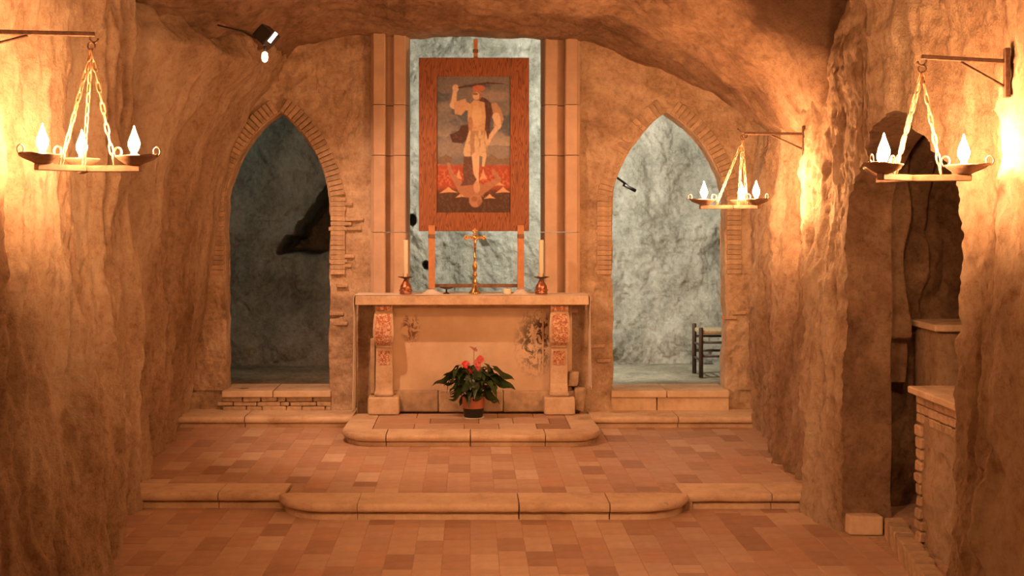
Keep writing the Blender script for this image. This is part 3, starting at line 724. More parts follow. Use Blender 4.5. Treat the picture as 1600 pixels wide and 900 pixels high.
for cx, s_ in ((-.738, 1), (.757, 2)):
    c_ = extr('bracket', cprof, cx - .073, cx + .073, 11.12, M['stone'], al, wid)
    extr('carved_band', [(y - .007, z) for y, z in cprof[3:9]], cx - .056, cx + .056, 11.0, M['mosaic'], c_, [w * .9 for w in wid[3:9]])
    extr('carved_band', [(10.858, 1.128), (10.853, 1.10), (10.868, 1.082)], cx - .062, cx + .062, 11.0, M['mosaic'], c_)
    extr('carved_band', [(y - .006, z) for y, z in cprof[10:13]], cx - .048, cx + .048, 11.0, M['mosaic'], c_)
    tube('moulding', [(cx - .080, 10.905, .372), (cx + .080, 10.905, .372)], .017, M['stone'], c_, 10)
    tube('moulding', [(cx - .066, 10.918, .782), (cx + .066, 10.918, .782)], .016, M['stone'], c_, 10)
    box('foot_block', cx - .132, cx + .132, 10.845, 11.12, .203, .352, M['stone'], al, .022, 3, .002, s_)
box('side_block', -.86, -.815, 10.99, 11.18, .36, .84, M['rubble'], al, .012, 2, .006, 11)
box('side_block', .90, .985, 10.955, 11.18, .22, .42, M['rubble'], al, .03, 2, .02, 12)
box('side_block', .845, .93, 10.98, 11.18, .42, .56, M['rubble'], al, .02, 2, .015, 13)
# linen cloth: over the top, down both ends
ac = thing('altar_cloth', 'thin white linen cloth over the altar top hanging down both ends', 'cloth', (0, 0, TZ))
def sheet(name, fn, nu, nv):
    V = []; F = []
    for i in range(nu):
        for j in range(nv): V.append(fn(i / (nu - 1), j / (nv - 1)))
    for i in range(nu - 1):
        for j in range(nv - 1): F.append((i * nv + j, (i + 1) * nv + j, (i + 1) * nv + j + 1, i * nv + j + 1))
    o = link(name, mesh(name, V, F), M['cloth'], ac, True)
    sm = o.modifiers.new('thick', 'SOLIDIFY'); sm.thickness = .003; sm.offset = 0; return o
def top_(u, v):
    x = -.978 + 1.982 * u; y = 10.806 + .36 * v
    return (x, y, .004 + .001 * math.sin(x * 9 + y * 20) ** 2)
sheet('top_sheet', top_, 120, 30)
def drape(x0, sg, zl):
    def f(u, v):
        z = .005 - (TZ - zl) * u; y = 10.808 + (.34 - .10 * u * (sg > 0)) * v
        return (x0 + sg * (min(u * 30, 1) * .010 + .007 * math.sin(y * 30 + u * 3) * min(1, u * 5) + .006 * u), y, z)
    return f
sheet('side_drape', drape(-.978, -1, .222), 40, 16); sheet('side_drape', drape(1.004, 1, .42), 40, 16)

for q in (-.333, .433): lathe('gathered_fold', [(.115, .004), (.09, .009), (.065, .020), (.045, .033), (.034, .040), (.002, .043)], M['cloth'], ac, 24, (q, 11.02, 0))

# painting on battens
pa_ = thing('framed_painting', 'large painting of a sword-raising figure in an orange wooden frame', 'painting', (0, 0, 0))
fx0, fx1, fz0, fz1 = -.444, .506, 1.761, 3.256; ix0, ix1, iz0, iz1 = -.289, .344, 1.922, 3.094
fy = 11.03
box('frame_board', fx0, ix0, fy, fy + .03, fz0, fz1, M['ash'], pa_, .003)
box('frame_board', ix1, fx1, fy, fy + .03, fz0, fz1, M['ash'], pa_, .003)
ob = box('frame_board', ix0 + .001, ix1 - .001, fy + .001, fy + .03, iz1, fz1, M['ash'], pa_, .003)
box('frame_board', ix0 + .001, ix1 - .001, fy + .001, fy + .03, fz0, iz0, M['ash'], pa_, .003)
for xc in (-.333, .433):
    box('batten', xc - .028, xc + .028, fy - .022, fy - .002, TZ + .047, 1.81, M['post'], pa_, .002)
    box('clip', xc - .030, xc + .030, fy - .028, fy - .002, 1.70, 1.735, M['beam'], pa_, .002)
box('hanger', .045 - .018, .045 + .018, fy + .031, fy + .045, 3.2, 3.42, M['post'], pa_, .002)
box('hanger_clip', .045 - .024, .045 + .024, fy + .02, fy + .031, 3.30, 3.33, M['beam'], pa_, .002)
box('cross_rail', -.36, .46, fy + .05, fy + .075, TZ + .055, TZ + .085, M['beam'], pa_, .002)
# the picture itself, a flat print: colours stored per vertex
W_, H_ = 150, 276
uu, vv = np.meshgrid(lin(0, 1, W_), lin(0, 1, H_), indexing='ij')   # v up
px = uu * 114; py = (1 - vv) * 211                                   # print units, y down
pp = P3(px, py, 0 * px)
col = np.zeros((W_, H_, 3))
def put(mask, c, soft=None): 
    m = np.clip(mask, 0, 1)[..., None]; col[:] = col * (1 - m) + np.array(c) * m
def ell(cx, cy, rx, ry, rot=0, s=.12):
    c_, s_ = math.cos(rot), math.sin(rot); dx, dy = px - cx, py - cy
    return sstep(1 + s, 1 - s, np.hypot((dx * c_ + dy * s_) / rx, (-dx * s_ + dy * c_) / ry))
def cap(x0, y0, x1, y1, r0, r1, s=1.0):
    vx, vy = x1 - x0, y1 - y0; L = vx * vx + vy * vy; t = np.clip(((px - x0) * vx + (py - y0) * vy) / L, 0, 1)
    return sstep(s, -s, np.hypot(px - x0 - t * vx, py - y0 - t * vy) - (r0 + (r1 - r0) * t))
def poly(pts, s=.8):
    d = np.full(px.shape, 1e9); ins_ = np.zeros(px.shape, bool); n = len(pts)
    for i in range(n):
        (x0, y0), (x1, y1) = pts[i], pts[(i + 1) % n]; vx, vy = x1 - x0, y1 - y0
        t = np.clip(((px - x0) * vx + (py - y0) * vy) / (vx * vx + vy * vy + 1e-9), 0, 1)
        d = np.minimum(d, np.hypot(px - x0 - t * vx, py - y0 - t * vy))
        c = ((y0 > py) != (y1 > py)) & (px < (x1 - x0) * (py - y0) / (y1 - y0 + 1e-9) + x0); ins_ ^= c
    return sstep(s, -s, np.where(ins_, -d, d))
nz = fbm(pp, (.03, .06, 1), 3, 3); nf = fbm(pp, (.35, .35, 1), 3, 5)
col[:] = (.15, .18, .22)
put(sstep(.0, .35, nz + .15) * sstep(150, 60, py), (.30, .27, .27))
put(sstep(60, 130, py) * .6, (.36, .33, .31)); put(sstep(.1, .5, nz) * sstep(70, 110, py), (.60, .50, .42))
for (a, b, c, d_) in ((90, 30, 22, 8), (12, 46, 14, 7), (20, 110, 22, 16), (92, 116, 24, 14)): put(ell(a, b, c, d_, 0, .5) * .5, (.58, .46, .40))
put(poly([(0, 128), (14, 121), (24, 126), (24, 134), (0, 136)]), (.30, .20, .14)); put(poly([(70, 134), (84, 120), (96, 128), (114, 126), (114, 136)]), (.34, .24, .16))
put(sstep(134, 140, py), (.60, .13, .07)); put(sstep(140, 152, py) * sstep(0, .4, nf), (.78, .22, .10))
put(sstep(168, 182, py + 5 * nf), (.13, .055, .035))
for (x, y, w, h) in ((18, 176, 14, 5), (38, 184, 9, 4), (82, 186, 9, 4), (103, 176, 12, 5), (34, 152, 5, 9), (72, 152, 6, 9), (96, 166, 10, 4)):
    put(poly([(x - w, y + h), (x - w * .3, y - h * .3), (x, y - h), (x + w * .4, y), (x + w, y + h * .8), (x, y + h * .7)]), (.95, .55, .32))
fc = (.62, .30, .19)
put(ell(56, 176, 20, 13), fc); put(cap(40, 176, 22, 150, 7, 3), fc); put(cap(22, 150, 18, 136, 3, 2.4), fc); put(cap(74, 174, 96, 160, 6, 4), fc); put(cap(96, 160, 88, 146, 4, 2.4), fc)
put(ell(60, 192, 10, 11), (.66, .34, .21)); put(ell(58, 190, 5, 4) * .6, (.35, .14, .09)); put(ell(66, 196, 3, 5) * .6, (.35, .14, .09))
put(sstep(.15, .5, nf) * ell(57, 178, 24, 18) * .5, (.40, .16, .10))
dk = (.13, .05, .04)
put(poly([(66, 30), (76, 34), (90, 46), (96, 58), (84, 62), (82, 78), (84, 96), (74, 100), (66, 60)]), dk)
put(poly([(50, 74), (38, 76), (34, 84), (20, 90), (24, 102), (40, 104), (52, 92)]), dk)
sk_ = (.95, .68, .48); ar = (.82, .52, .30)
put(poly([(84, 42), (92, 40), (100, 52), (104, 66), (98, 82), (88, 78), (88, 60)]), (.66, .40, .26))
put(cap(28, 22, 26, 42, 3, 4.5), sk_); put(ell(29, 18, 5, 6), sk_); put(cap(26, 44, 46, 46, 6, 6), sk_); put(poly([(26, 40), (44, 34), (50, 46), (38, 60), (28, 58)]), (.78, .50, .32))
put(cap(34, 17, 78, 10, 1.2, 1.6), dk); put(cap(78, 10, 106, 11, 1.6, .3), dk)
put(poly([(48, 46), (58, 36), (74, 40), (76, 62), (74, 86), (50, 86), (48, 66)]), ar); put(ell(62, 60, 8, 16) * .55, (.95, .72, .46)); put(ell(52, 74, 4, 12) * .6, (.45, .20, .12))
put(ell(62, 28, 8, 9), (.58, .28, .17)); put(ell(65, 18, 10, 5), (.72, .26, .16)); put(ell(61, 30, 5, 6), sk_); put(ell(60, 27, 4, 2) * .7, dk)
put(poly([(50, 84), (76, 84), (80, 104), (76, 126), (64, 122), (44, 126), (40, 118)]), (.86, .64, .42)); put(sstep(.1, .45, fbm(pp, (.3, .06, 1), 3, 9)) * poly([(50, 84), (76, 84), (80, 104), (76, 126), (44, 126), (40, 118)]) * .6, (.42, .20, .12))
put(cap(92, 62, 96, 76, 6, 4), sk_); put(cap(96, 76, 84, 92, 4, 3), sk_); put(cap(84, 92, 80, 104, 3, 2), sk_)
put(cap(60, 124, 61, 146, 6, 4.5), sk_); put(cap(61, 146, 62, 164, 4, 3), sk_); put(ell(62, 172, 5, 9), (.80, .48, .32)); put(cap(74, 122, 72, 138, 3, 2), sk_)
put(poly([(42, 124), (54, 124), (56, 150), (62, 160), (56, 168), (36, 170), (42, 160), (40, 146)]), (.22, .10, .08))
put(sstep(.2, .6, nf) * .07, (.95, .75, .5)); put(sstep(-.2, -.6, nf) * .12, (.15, .06, .04))
col = np.clip(col, 0, 1) ** 1.15 * np.array((.70, .80, .86))
Vp = np.stack([ix0 + (ix1 - ix0) * uu, 0 * uu + fy + .018, iz0 + (iz1 - iz0) * vv], -1)
pq = Patches(); pq.grid(Vp, True)
cm, cnt_, cbs = new_mat('printed_picture'); at = cnt_.nodes.new('ShaderNodeAttribute'); at.attribute_name = 'print'
cnt_.links.new(at.outputs['Color'], cbs.inputs['Base Color']); cbs.inputs['Roughness'].default_value = .4
cv = pq.build('canvas', cm, pa_)
ca = cv.data.color_attributes.new('print', 'FLOAT_COLOR', 'POINT')
ca.data.foreach_set('color', np.concatenate([col.reshape(-1, 3), np.ones((W_ * H_, 1))], 1).ravel())
box('backing', ix0 - .01, ix1 + .01, fy + .02, fy + .028, iz0 - .01, iz1 + .01, M['beam'], pa_, 0)

# candlesticks
def candlestick(x, y, label):
    t = thing('candlestick', label, 'candlestick', (x, y, TZ + .008), 0, 'candlesticks on the altar')
    lathe('foot', [(.050, 0), (.054, .01), (.050, .022), (.046, .035), (.050, .05), (.047, .07), (.036, .09), (.024, .11), (.016, .125), (.012, .135)], M['bronze'], t, 18)
    for k in range(6):
        a = k * math.pi / 3; lathe('boss', [(.003, -.012), (.012, -.008), (.015, 0), (.012, .008), (.003, .012)], M['bronze'], t, 8, (.044 * math.cos(a), .044 * math.sin(a), .035))
    lathe('drip_pan', [(.010, .128), (.030, .134), (.066, .146), (.068, .150), (.064, .150), (.03, .141), (.008, .141)], M['pan'], t, 24)
    for k in range(4):
        a = k * math.pi / 2 + .6; tube('pricket_prong', [(.024 * math.cos(a), .024 * math.sin(a), .143), (.026 * math.cos(a), .026 * math.sin(a), .178)], .004, M['brass'], t, 6)
    lathe('candle', [(.018, .143), (.021, .15), (.021, .455), (.019, .462), (.006, .462)], M['wax'], t, 18)
    tube('wick', [(0, 0, .46), (.001, 0, .474)], .0016, M['black'], t, 5)
    return t
candlestick(-.548, 10.87, 'candlestick with tall white candle at the left end of the altar')
candlestick(.602, 10.87, 'candlestick with tall white candle at the right end of the altar')
# altar cross
cr = thing('altar_cross', 'ornate gilded crucifix on a tall stem in the middle of the altar', 'crucifix', (.038, 10.92, TZ + .008))
lathe('foot', [(.046, 0), (.048, .012), (.040, .022), (.034, .035), (.026, .05), (.016, .065), (.012, .075)], M['brass'], cr, 6)
for k in range(3):
    a = k * 2 * math.pi / 3 + .5; lathe('claw', [(.004, 0), (.014, .004), (.014, .014), (.006, .022)], M['brass'], cr, 8, (.044 * math.cos(a), .044 * math.sin(a), 0))
lathe('stem', [(.010, .07), (.012, .08), (.022, .095), (.014, .115), (.011, .14), (.020, .155), (.021, .165), (.012, .18), (.014, .20), (.021, .225), (.020, .245), (.011, .265), (.009, .30), (.015, .31), (.009, .32), (.008, .40)], M['brass'], cr, 14)
def flat_cross():
    bm = bmesh.new()
    def b(cx, cz, sx, sz, sy=.012):
        r = bmesh.ops.create_cube(bm, size=1); 
        for v in r['verts']: v.co = Vector((v.co.x * sx + cx, v.co.y * sy, v.co.z * sz + cz))
    b(0, .46, .020, .15); b(0, .480, .150, .020)
    for (x, z) in ((-.076, .48), (.076, .48), (0, .538)):
        for (dx, dz) in ((0, .012), (0, -.012), (.012, 0), (-.012, 0)):
            r = bmesh.ops.create_uvsphere(bm, u_segments=8, v_segments=6, radius=.011)
            for v in r['verts']: v.co = Vector((v.co.x + x + dx, v.co.y * .7, v.co.z + z + dz))
    me = bpy.data.meshes.new('cross'); bm.to_mesh(me); bm.free(); return me
co = link('cross', flat_cross(), M['brass'], cr)
V, F = tube_vf([(.030 * math.cos(a * .3927), 0, .480 + .030 * math.sin(a * .3927)) for a in range(16)], .004, 6, True); link('halo_ring', mesh('halo_ring', V, F), M['brass'], cr, True)
cpv = thing('corpus', None, None); bpy.data.objects.remove(cpv)
bm = bmesh.new()
pts_ = {'hip': (0, -.014, .455), 'chest': (0, -.016, .478), 'neck': (0, -.016, .492), 'head': (.003, -.018, .505), 'la': (-.028, -.012, .492), 'lh': (-.058, -.010, .488), 'ra': (.028, -.012, .492), 'rh': (.058, -.010, .488), 'knee': (.004, -.020, .432), 'foot': (0, -.012, .404)}
idx = {k: bm.verts.new(v) for k, v in pts_.items()}
for a, b in (('hip', 'chest'), ('chest', 'neck'), ('neck', 'head'), ('neck', 'la'), ('la', 'lh'), ('neck', 'ra'), ('ra', 'rh'), ('hip', 'knee'), ('knee', 'foot')): bm.edges.new((idx[a], idx[b]))
me = bpy.data.meshes.new('corpus'); bm.to_mesh(me); bm.free()
co2 = link('corpus', me, M['brass'], cr); sk2 = co2.modifiers.new('skin', 'SKIN')
rad = {'hip': .009, 'chest': .011, 'neck': .005, 'head': .008, 'la': .004, 'lh': .003, 'ra': .004, 'rh': .003, 'knee': .006, 'foot': .004}
for v, k in zip(me.skin_vertices[0].data, pts_): v.radius = (rad[k], rad[k])
me.skin_vertices[0].data[0].use_root = True
co2.modifiers.new('sub', 'SUBSURF').levels = 1
# small things on the altar
sd = thing('votive_dish', 'small dark dish on a short stem beside the left batten on the altar', 'dish', (-.205, 10.96, TZ + .008))
lathe('foot', [(.028, 0), (.026, .006), (.008, .012), (.007, .04)], M['pan'], sd, 14); lathe('bowl', [(.010, .038), (.050, .046), (.068, .058), (.066, .060), (.04, .052), (.01, .048)], M['pan'], sd, 20)
cb_ = thing('candle_stub', 'short cream candle stub near the right batten on the altar', 'candle', (.315, 10.96, TZ + .008))
lathe('wax', [(.034, 0), (.035, .005), (.035, .040), (.032, .045), (.01, .043)], M['wax'], cb_, 18); tube('wick', [(0, 0, .04), (0, 0, .052)], .0015, M['black'], cb_, 5)

# ---------------------------------------------------------------- potted plant
pl_ = thing('potted_anthurium', 'potted anthurium with red blooms on the step in front of the altar', 'plant', (.025, 10.72, .200))
lathe('saucer', [(.085, 0), (.092, .003), (.092, .007), (.07, .007)], M['cloth'], pl_, 22)
lathe('pot', [(.070, .008), (.078, .012), (.088, .090), (.088, .172), (.084, .172), (.078, .155), (.01, .15)], M['black'], pl_, 22)
lathe('pot_wrap', [(.0895, .085), (.092, .088), (.0925, .176), (.096, .182), (.095, .185), (.088, .180)], M['wrap'], pl_, 22)
def leaf_me(L, W, droop, seed, fold=.25):
    rr = random.Random(seed); V = []; F = []; n = 7
    for i in range(n + 1):
        t = i / n; w = W * (math.sin(math.pi * min(1, t * .9 + .12)) ** .8) * (1 - t * .25) if i < n else 0.001
        x = L * t; z = -droop * L * t * t + .03 * math.sin(t * 6 + seed)
        if i == 0: w = W * .35
        V += [(x - (.12 * L if i == 0 else 0), -w, z + fold * w), (x, 0, z), (x - (.12 * L if i == 0 else 0), w, z + fold * w)]
    for i in range(n):
        a = i * 3; F += [(a, a + 3, a + 4, a + 1), (a + 1, a + 4, a + 5, a + 2)]
    me = mesh('leaf', V, F); me.polygons.foreach_set('use_smooth', [True] * len(me.polygons)); return me
lm = [leaf_me(.16, .052, .3, 1), leaf_me(.19, .060, .55, 2), leaf_me(.14, .048, .2, 3), leaf_me(.17, .055, .8, 4)]
for m_ in lm: m_.materials.append(M['leaf'])
rr = random.Random(11)
for k in range(76):
    a = k * 2.39996; t = k / 75
    h = .17 + .26 * (t ** .7) + rr.uniform(-.02, .02); r = .045 + .08 * (1 - abs(t - .5) * 1.2) + rr.uniform(-.01, .03)
    p_ = Vector((r * math.cos(a), r * math.sin(a) * .8, h))
    tube('stem', [(.02 * math.cos(a), .02 * math.sin(a), .15), (p_.x * .55, p_.y * .55, h * .75), tuple(p_)], .0028, M['stem'], pl_, 5)
    o = bpy.data.objects.new('leaf', lm[k % 4]); C.objects.link(o); o.parent = pl_; o.location = p_
    o.rotation_euler = (rr.uniform(-.3, .3), rr.uniform(-.25, .5), a + rr.uniform(-.5, .5)); s_ = rr.uniform(.60, .88); o.scale = (s_, s_, s_)
for (dx, dz, rz, sc) in ((.17, .40, .1, 1.0), (.15, .34, -.35, 1.1), (-.16, .36, 3.0, 1.0), (-.13, .42, 3.4, .8)):
    o = bpy.data.objects.new('leaf', lm[1]); C.objects.link(o); o.parent = pl_; o.location = (dx, -.04, dz); o.rotation_euler = (.5, .12, rz); o.scale = (sc,) * 3
def spathe(x, y, z, s, mat, rx, ry, rz):
    V = []; F = []; n = 12
    V.append((0, 0, -.004))
    for k in range(n):
        a = 2 * math.pi * k / n; r = .032 * (1 - .25 * math.cos(a)) * (1.25 if k == 6 else 1)
        V.append((r * math.cos(a), r * math.sin(a), .008 + .004 * math.cos(2 * a)))
    for k in range(n): F.append((0, 1 + k, 1 + (k + 1) % n))
    tube('flower_stalk', [(x * .3, y * .3, .18), (x * .7, y * .7, z * .6), (x, y, z)], .003, M['stem'], pl_, 5)
    o = link('spathe', mesh('spathe', V, F), mat, pl_, True); o.location = (x, y, z); o.rotation_euler = (rx, ry, rz); o.scale = (s,) * 3
    V, F = tube_vf([(0, 0, 0), (.004, 0, .016), (.006, 0, .030)], [.004, .0045, .002], 6); q = link('spadix', mesh('spadix', V, F), M['dry'], o, True)
spathe(-.055, -.10, .455, 1.05, M['petal'], 1.2, .2, .3); spathe(.045, -.10, .475, 1.0, M['petal'], 1.3, -.1, -.2); spathe(.030, -.11, .435, 1.0, M['petal'], 1.2, .1, 1.0)
spathe(.062, -.09, .50, 1.0, M['petal'], 1.35, .2, .5); spathe(-.035, -.12, .405, .8, M['petal'], 1.2, -.2, 2.0); spathe(.005, -.05, .575, 1.15, M['dry'], .5, .3, .6)
V, F = lathe_vf([(.062, .40), (.085, .46), (.085, .54), (.055, .60), (.02, .62)], 14, (.01, -.06, 0)); link('cellophane', mesh('cellophane', V, F[:-2]), M['film'], pl_, True)

# ---------------------------------------------------------------- hanging lamps
def lamp_unit(parent, a, R):
    cx, cy = R * math.cos(a), R * math.sin(a)
    def loc(p):  # local frame: +x outwards
        return (cx + p[0] * math.cos(a) - p[1] * math.sin(a), cy + p[0] * math.sin(a) + p[1] * math.cos(a), p[2])
    V, F = lathe_vf([(.028, .012), (.040, .018), (.062, .034), (.074, .044), (.076, .049), (.072, .050), (.055, .038), (.02, .030)], 20)
    V = [loc((x * (1.0 + (.35 if x > .05 else 0)), y, z + (.006 if x > .06 else 0))) for x, y, z in V]
    b = link('oil_lamp', mesh('oil_lamp', V, F), M['lamp_iron'], parent, True)
    V, F = tube_vf([loc((-.070 - .016 * math.cos(t * .449), .0, .064 + .020 * math.sin(t * .449))) for t in range(14)], .0042, 6, True); link('ring_handle', mesh('ring_handle', V, F), M['lamp_iron'], b, True)
    V, F = tube_vf([loc((.098 + .014 * math.cos(t * .449), .0, .066 + .018 * math.sin(t * .449))) for t in range(14)], .0035, 6, True); link('ring_handle', mesh('ring_handle', V, F), M['lamp_iron'], b, True)
    V, F = lathe_vf([(.013, .030), (.013, .060), (.011, .064)], 12); link('candle_socket', mesh('candle_socket', [loc(v) for v in V], F), M['socket'], b, True)
    V, F = lathe_vf([(.006, .062), (.014, .070), (.0225, .088), (.0235, .103), (.018, .122), (.010, .142), (.004, .160), (.001, .172)], 14)
    link('flame_bulb', mesh('flame_bulb', [loc(v) for v in V], F), M['bulb'], b, True)
def link_mesh():
    pts = [(.0075 * math.cos(t), 0, .026 * (1 if math.sin(t) > 0 else -1) * abs(math.sin(t)) ** .7) for t in [k * 2 * math.pi / 12 for k in range(12)]]
    V, F = tube_vf(pts, .0034, 6, True); me = mesh('link', V, F); me.polygons.foreach_set('use_smooth', [True] * len(me.polygons)); me.materials.append(M['chain']); return me
LKM = link_mesh()
BEAM = .20
def chandelier(x, y, z, hook, ang, label):
    """z: top of the beams; hook: world point where the chains meet"""
    t = thing('hanging_lamp', label, 'hanging lamp', (x, y, z), ang, 'hanging oil lamps')
    R = .205
    for k in range(3):
        a = k * 2 * math.pi / 3
        me = box_me('beam', R + .03, .030, .026, .003)
        o = link('beam', me, M['beam'], t); o.rotation_euler = (0, 0, a); o.location = (math.cos(a) * (R + .03) / 2, math.sin(a) * (R + .03) / 2, -.002 + .0004 * k)
        lamp_unit(t, a, R)
    inv = Matrix.Rotation(-ang, 3, 'Z'); hk = inv @ (Vector(hook) - Vector((x, y, z)))
    for k in range(3):
        a = k * 2 * math.pi / 3; b0 = Vector((math.cos(a) * .12, math.sin(a) * .12, .012)); d = hk - b0; L = d.length
        n = max(4, int(round(L / .043))); stp = L / n
        c = None
        for i in range(n):
            p_ = b0 + d * ((i + .5) / n)
            q = d.to_track_quat('Z', 'Y') @ Matrix.Rotation(math.pi / 2 * (i % 2) + .5, 3, 'Z').to_quaternion()
            if i == 0:
                c = bpy.data.objects.new('chain', LKM); C.objects.link(c); c.parent = t; c.location = p_; c.rotation_mode = 'QUATERNION'; c.rotation_quaternion = q; c.scale = (1, 1, stp / .043 * 1.0)
                cm_ = Matrix.LocRotScale(p_, q, Vector((1, 1, stp / .043)))
            else:
                o = bpy.data.objects.new('link', LKM); C.objects.link(o); o.parent = c
                o.matrix_parent_inverse = cm_.inverted(); o.rotation_mode = 'QUATERNION'
                o.location = p_; o.rotation_quaternion = q; o.scale = (1, 1, stp / .043)
    V, F = tube_vf([(hk.x + .016 * math.cos(s * .449), hk.y, hk.z + .016 + .016 * math.sin(s * .449)) for s in range(14)], .0035, 6, True); link('top_ring', mesh('top_ring', V, F), M['iron'], t, True)
    return t
def bracket(tip, wall, label, plate=True, hook_up=False):
    t = thing('wall_bracket', label, 'bracket', wall, 0, 'iron brackets of the hanging lamps')
    d = Vector(tip) - Vector(wall); d.z = 0; dn = d.normalized(); L = d.length
    box_o = link('wall_plate', box_me('wall_plate', .022, .036, .20, .003), M['iron'], t); box_o.location = (0, 0, -.045); box_o.rotation_euler = (0, 0, math.atan2(dn.y, dn.x))
    am = link('arm', box_me('arm', L + .02, .016, .018, .002, center=(L / 2, 0, 0)), M['iron'], t); am.rotation_euler = (0, -math.atan2(tip[2] - wall[2], L), math.atan2(dn.y, dn.x))
    tube('brace', [tuple(dn * .01 + Vector((0, 0, -.10))), tuple(dn * (L * .55) + Vector((0, 0, -.012 + (tip[2] - wall[2]) * .55)))], .0065, M['iron'], t, 6)
    e = Vector(tip) - Vector(wall)
    V, F = tube_vf([tuple(e + dn * (.006 + .017 * math.cos(s * .42)) + Vector((0, 0, -.017 + .017 * math.sin(s * .42)))) for s in range(4, 16)], .0045, 6); link('hook', mesh('hook', V, F), M['iron'], t, True)
    if hook_up: tube('spur', [tuple(e), tuple(e + dn * .03 + Vector((0, 0, .008))), tuple(e + dn * .055 + Vector((0, 0, .032)))], .004, M['iron'], t, 6)
    return t
xl = float(left_x(np.array([5.2]), np.array([2.6]))[0]); xr1 = float(right_x(np.array([5.2]), np.array([2.5]))[0]); xr2 = float(right_x(np.array([8.7]), np.array([2.4]))[0])
print('wall x', xl, xr1, xr2)
bracket((-1.55, 5.25, 2.615), (xl - .0, 5.15, 2.615), 'iron bracket on the left wall carrying the nearest left lamp')
chandelier(-1.575, 5.25, 2.065, (-1.555, 5.25, 2.55), math.radians(-8), 'three-flame hanging lamp in front of the left wall')
bracket((1.84, 5.2, 2.515), (xr1 - .035, 5.15, 2.49), 'iron bracket near the top right, nearest on the right wall')
chandelier(1.785, 5.2, 2.025, (1.835, 5.2, 2.45), math.radians(-17), 'nearest hanging lamp on the right, in front of the arched recess')
bracket((1.87, 8.7, 2.445), (xr2 - .03, 8.65, 2.437), 'smaller-looking far iron bracket on the right wall beyond the recess', True, True)
chandelier(1.79, 8.7, 1.945, (1.85, 8.7, 2.40), math.radians(184), 'far hanging lamp on the right, beside the right doorway')

# track spotlight on the left overhang
sp = thing('spotlight', 'black spotlight fixed to the rock overhang at upper left', 'spotlight', (-1.43, 9.10, 3.145))
def rot_to(o, d): o.rotation_mode = 'QUATERNION'; o.rotation_quaternion = Vector(d).to_track_quat('Z', 'Y')
hd = link('housing', box_me('housing', .15, .11, .12, .012, 2), M['black'], sp); rot_to(hd, (.62, -.15, -.62)); hd.location = (-.02, 0, .02)
tb = link('glowing_tube', box_me('glowing_tube', .018, .10, .006, .004, 2), M['tube'], sp)
tb.location = (.052, -.055, .0); tb.rotation_euler = (math.pi / 2, .0, 0); 
V, F = tube_vf([(.012, -.075, -.035), (.062, -.075, .03)], .012, 8); bpy.data.objects.remove(tb); link('glowing_tube', mesh('glowing_tube', V, F), M['tube'], sp, True)
V, F = lathe_vf([(.004, -.045), (.018, -.035), (.024, -.01), (.02, .02), (.008, .03)], 12); g = link('lower_bulb', mesh('lower_bulb', V, F), M['tube_warm'], sp, True); g.location = (-.03, -.01, -.125)
tube('stem', [(-.03, 0, -.1), (-.03, .0, -.03)], .010, M['black'], sp, 8)
tube('mounting_arm', [(-.03, .03, .03), (-.06, .20, .04), (-.14, .50, .08), (-.24, .92, .16)], .012, M['black'], sp, 8)
cbp = [(-.02, 0, -.01), (-.10, -.02, .0), (-.18, -.04, .045), (-.28, -.05, .07), (-.36, -.04, .09)]
tube('cable', cbp, .006, M['black'], sp, 6)
# lamp arm in the right chamber
ca_ = thing('lamp_arm', 'thin dark lamp arm showing inside the right doorway', 'lamp arm', (0, 0, 0))
tube('arm', [(1.16, 11.64, 2.36), (1.30, 11.85, 2.29), (1.45, 12.0, 2.20), (1.50, 12.02, 2.15)], .011, M['black'], ca_, 8)
tube('tip', [(1.43, 11.99, 2.19), (1.55, 12.0, 2.13)], .016, M['black'], ca_, 8)

# stool in the right chamber
st = thing('straw_stool', 'dark wooden stool with a straw seat in the right chamber', 'stool', (2.18, 12.1, .37), math.radians(-3))
for (x, y, h) in ((0, 0, .47), (-.022, .34, .485), (.40, .02, .47), (.38, .36, .485)):
    tube('leg', [(x, y, 0), (x, y, h - .008), (x, y, h)], [.021, .021, .017], M['dkwood'], st, 10)
for z in (.20, .33): tube('rung', [(0, 0, z), (.40, .02, z)], .012, M['dkwood'], st, 8)
for z in (.16, .30): tube('rung', [(0, 0, z), (-.022, .34, z)], .012, M['dkwood'], st, 8); tube('rung', [(-.022, .34, z + .06), (.38, .36, z + .06)], .012, M['dkwood'], st, 8)
me = box_me('seat', .42, .37, .04, .016, 3); o = link('seat', me, M['straw'], st); o.location = (.19, .18, .425)

# ---------------------------------------------------------------- right recess: kerb, low wall, pier
ks = struct('trim_7', 'kerb of small upright stones along the foot of the right recess')
A_ = Vector((2.43, 7.50, 0)); B_ = Vector((2.16, 5.9, 0)); n = 13
for k in range(n):
    t0 = k / n; p_ = A_ + (B_ - A_) * (t0 + .5 / n); L = (B_ - A_).length / n
    o = link('stone', box_me('stone', .11, L - .008, .125, .012, 2, .006, 60 + k), M['rubble'], ks)
    o.location = (p_.x + .05, p_.y, .048 + random.uniform(-.006, .006)); o.rotation_euler = (0, 0, math.atan2(B_.y - A_.y, B_.x - A_.x) + math.pi / 2 + random.uniform(-.05, .05))
tag(box('stone_block', 2.225, 2.425, 7.52, 7.64, .0, .115, M['step'], None, .012, 2, .004, 5), 'squared stone block lying at the foot of the recess', 'stone')
lw = struct('low_wall', 'low wall with a slab on top inside the right recess')
V = []
pt = Patches()
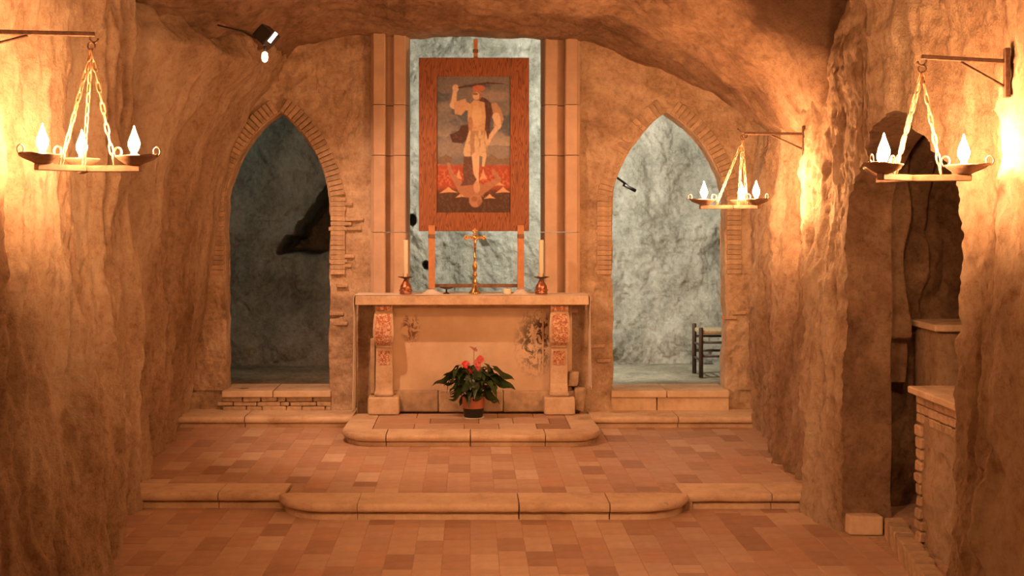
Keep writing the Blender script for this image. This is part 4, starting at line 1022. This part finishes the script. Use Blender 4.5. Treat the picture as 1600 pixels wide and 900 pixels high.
def rough_box(pt, x0, x1, y0, y1, z0, z1, amp, seed, n=40):
    def dsp(P):
        c = np.array([(x0 + x1) / 2, (y0 + y1) / 2, (z0 + z1) / 2]); d = (P - c) * np.array([1, .6, 0]); d = d / (np.linalg.norm(d, axis=-1, keepdims=True) + 1e-6)
        return P + d * (amp * fbm(P, (7, 7, 5), 4, seed))[..., None]
    a, z = np.meshgrid(lin(y0, y1, n), lin(z0, z1, n * 2), indexing='ij'); pt.grid(dsp(P3(x0 + 0 * a, a, z))); pt.grid(dsp(P3(x1 + 0 * a, a, z)), True)
    a, z = np.meshgrid(lin(x0, x1, n), lin(z0, z1, n * 2), indexing='ij'); pt.grid(dsp(P3(a, y0 + 0 * a, z)), True); pt.grid(dsp(P3(a, y1 + 0 * a, z)))
rough_box(pt, 2.45, 2.70, 6.25, 7.00, .02, .80, .028, 88)
pt.build('rubble_core', M['wall'], lw)
box('mortar_core', 2.455, 2.69, 6.27, 6.98, .70, .90, M['grout'], lw, 0)
for row in range(3):
    z = .752 + row * .05
    y = 6.255 + (row % 2) * .07 - .06
    while y < 6.98:
        L = .135; y1 = min(y + L, 7.0); y0 = max(y, 6.25)
        if y1 - y0 > .03: box('brick', 2.436, 2.50, y0 + .004, y1 - .004, z + .003, z + .046, M['brick'], lw, .005, 1, .002, int(y0 * 1000) + row)
        y += L + .002
    for x in (2.44, 2.56): box('brick', x + .003, x + .117, 6.95, 7.01, z + .003, z + .046, M['brick'], lw, .005, 1, .002, row)
for k in range(11):
    z = .04 + k * .064; box('brick', 2.432 + random.uniform(-.006, .008), 2.50, 6.93 + random.uniform(-.02, .01), 7.008, z, z + .055, M['brick'], lw, .008, 1, .006, 300 + k)
cp = box('coping_slab', 2.40, 2.74, 6.20, 7.03, .905, .945, M['stone'], lw, .006, 1, .002, 4)
sp_ = struct('pier_wall', 'narrow stone pier with a small cap at the back of the recess')
box('shaft', 2.71, 3.0, 7.42, 7.80, .0, 1.21, M['wall'], sp_, .02, 2, .01, 4)
box('cap', 2.68, 3.03, 7.38, 7.83, 1.21, 1.25, M['stone'], sp_, .006, 1, .003, 4)
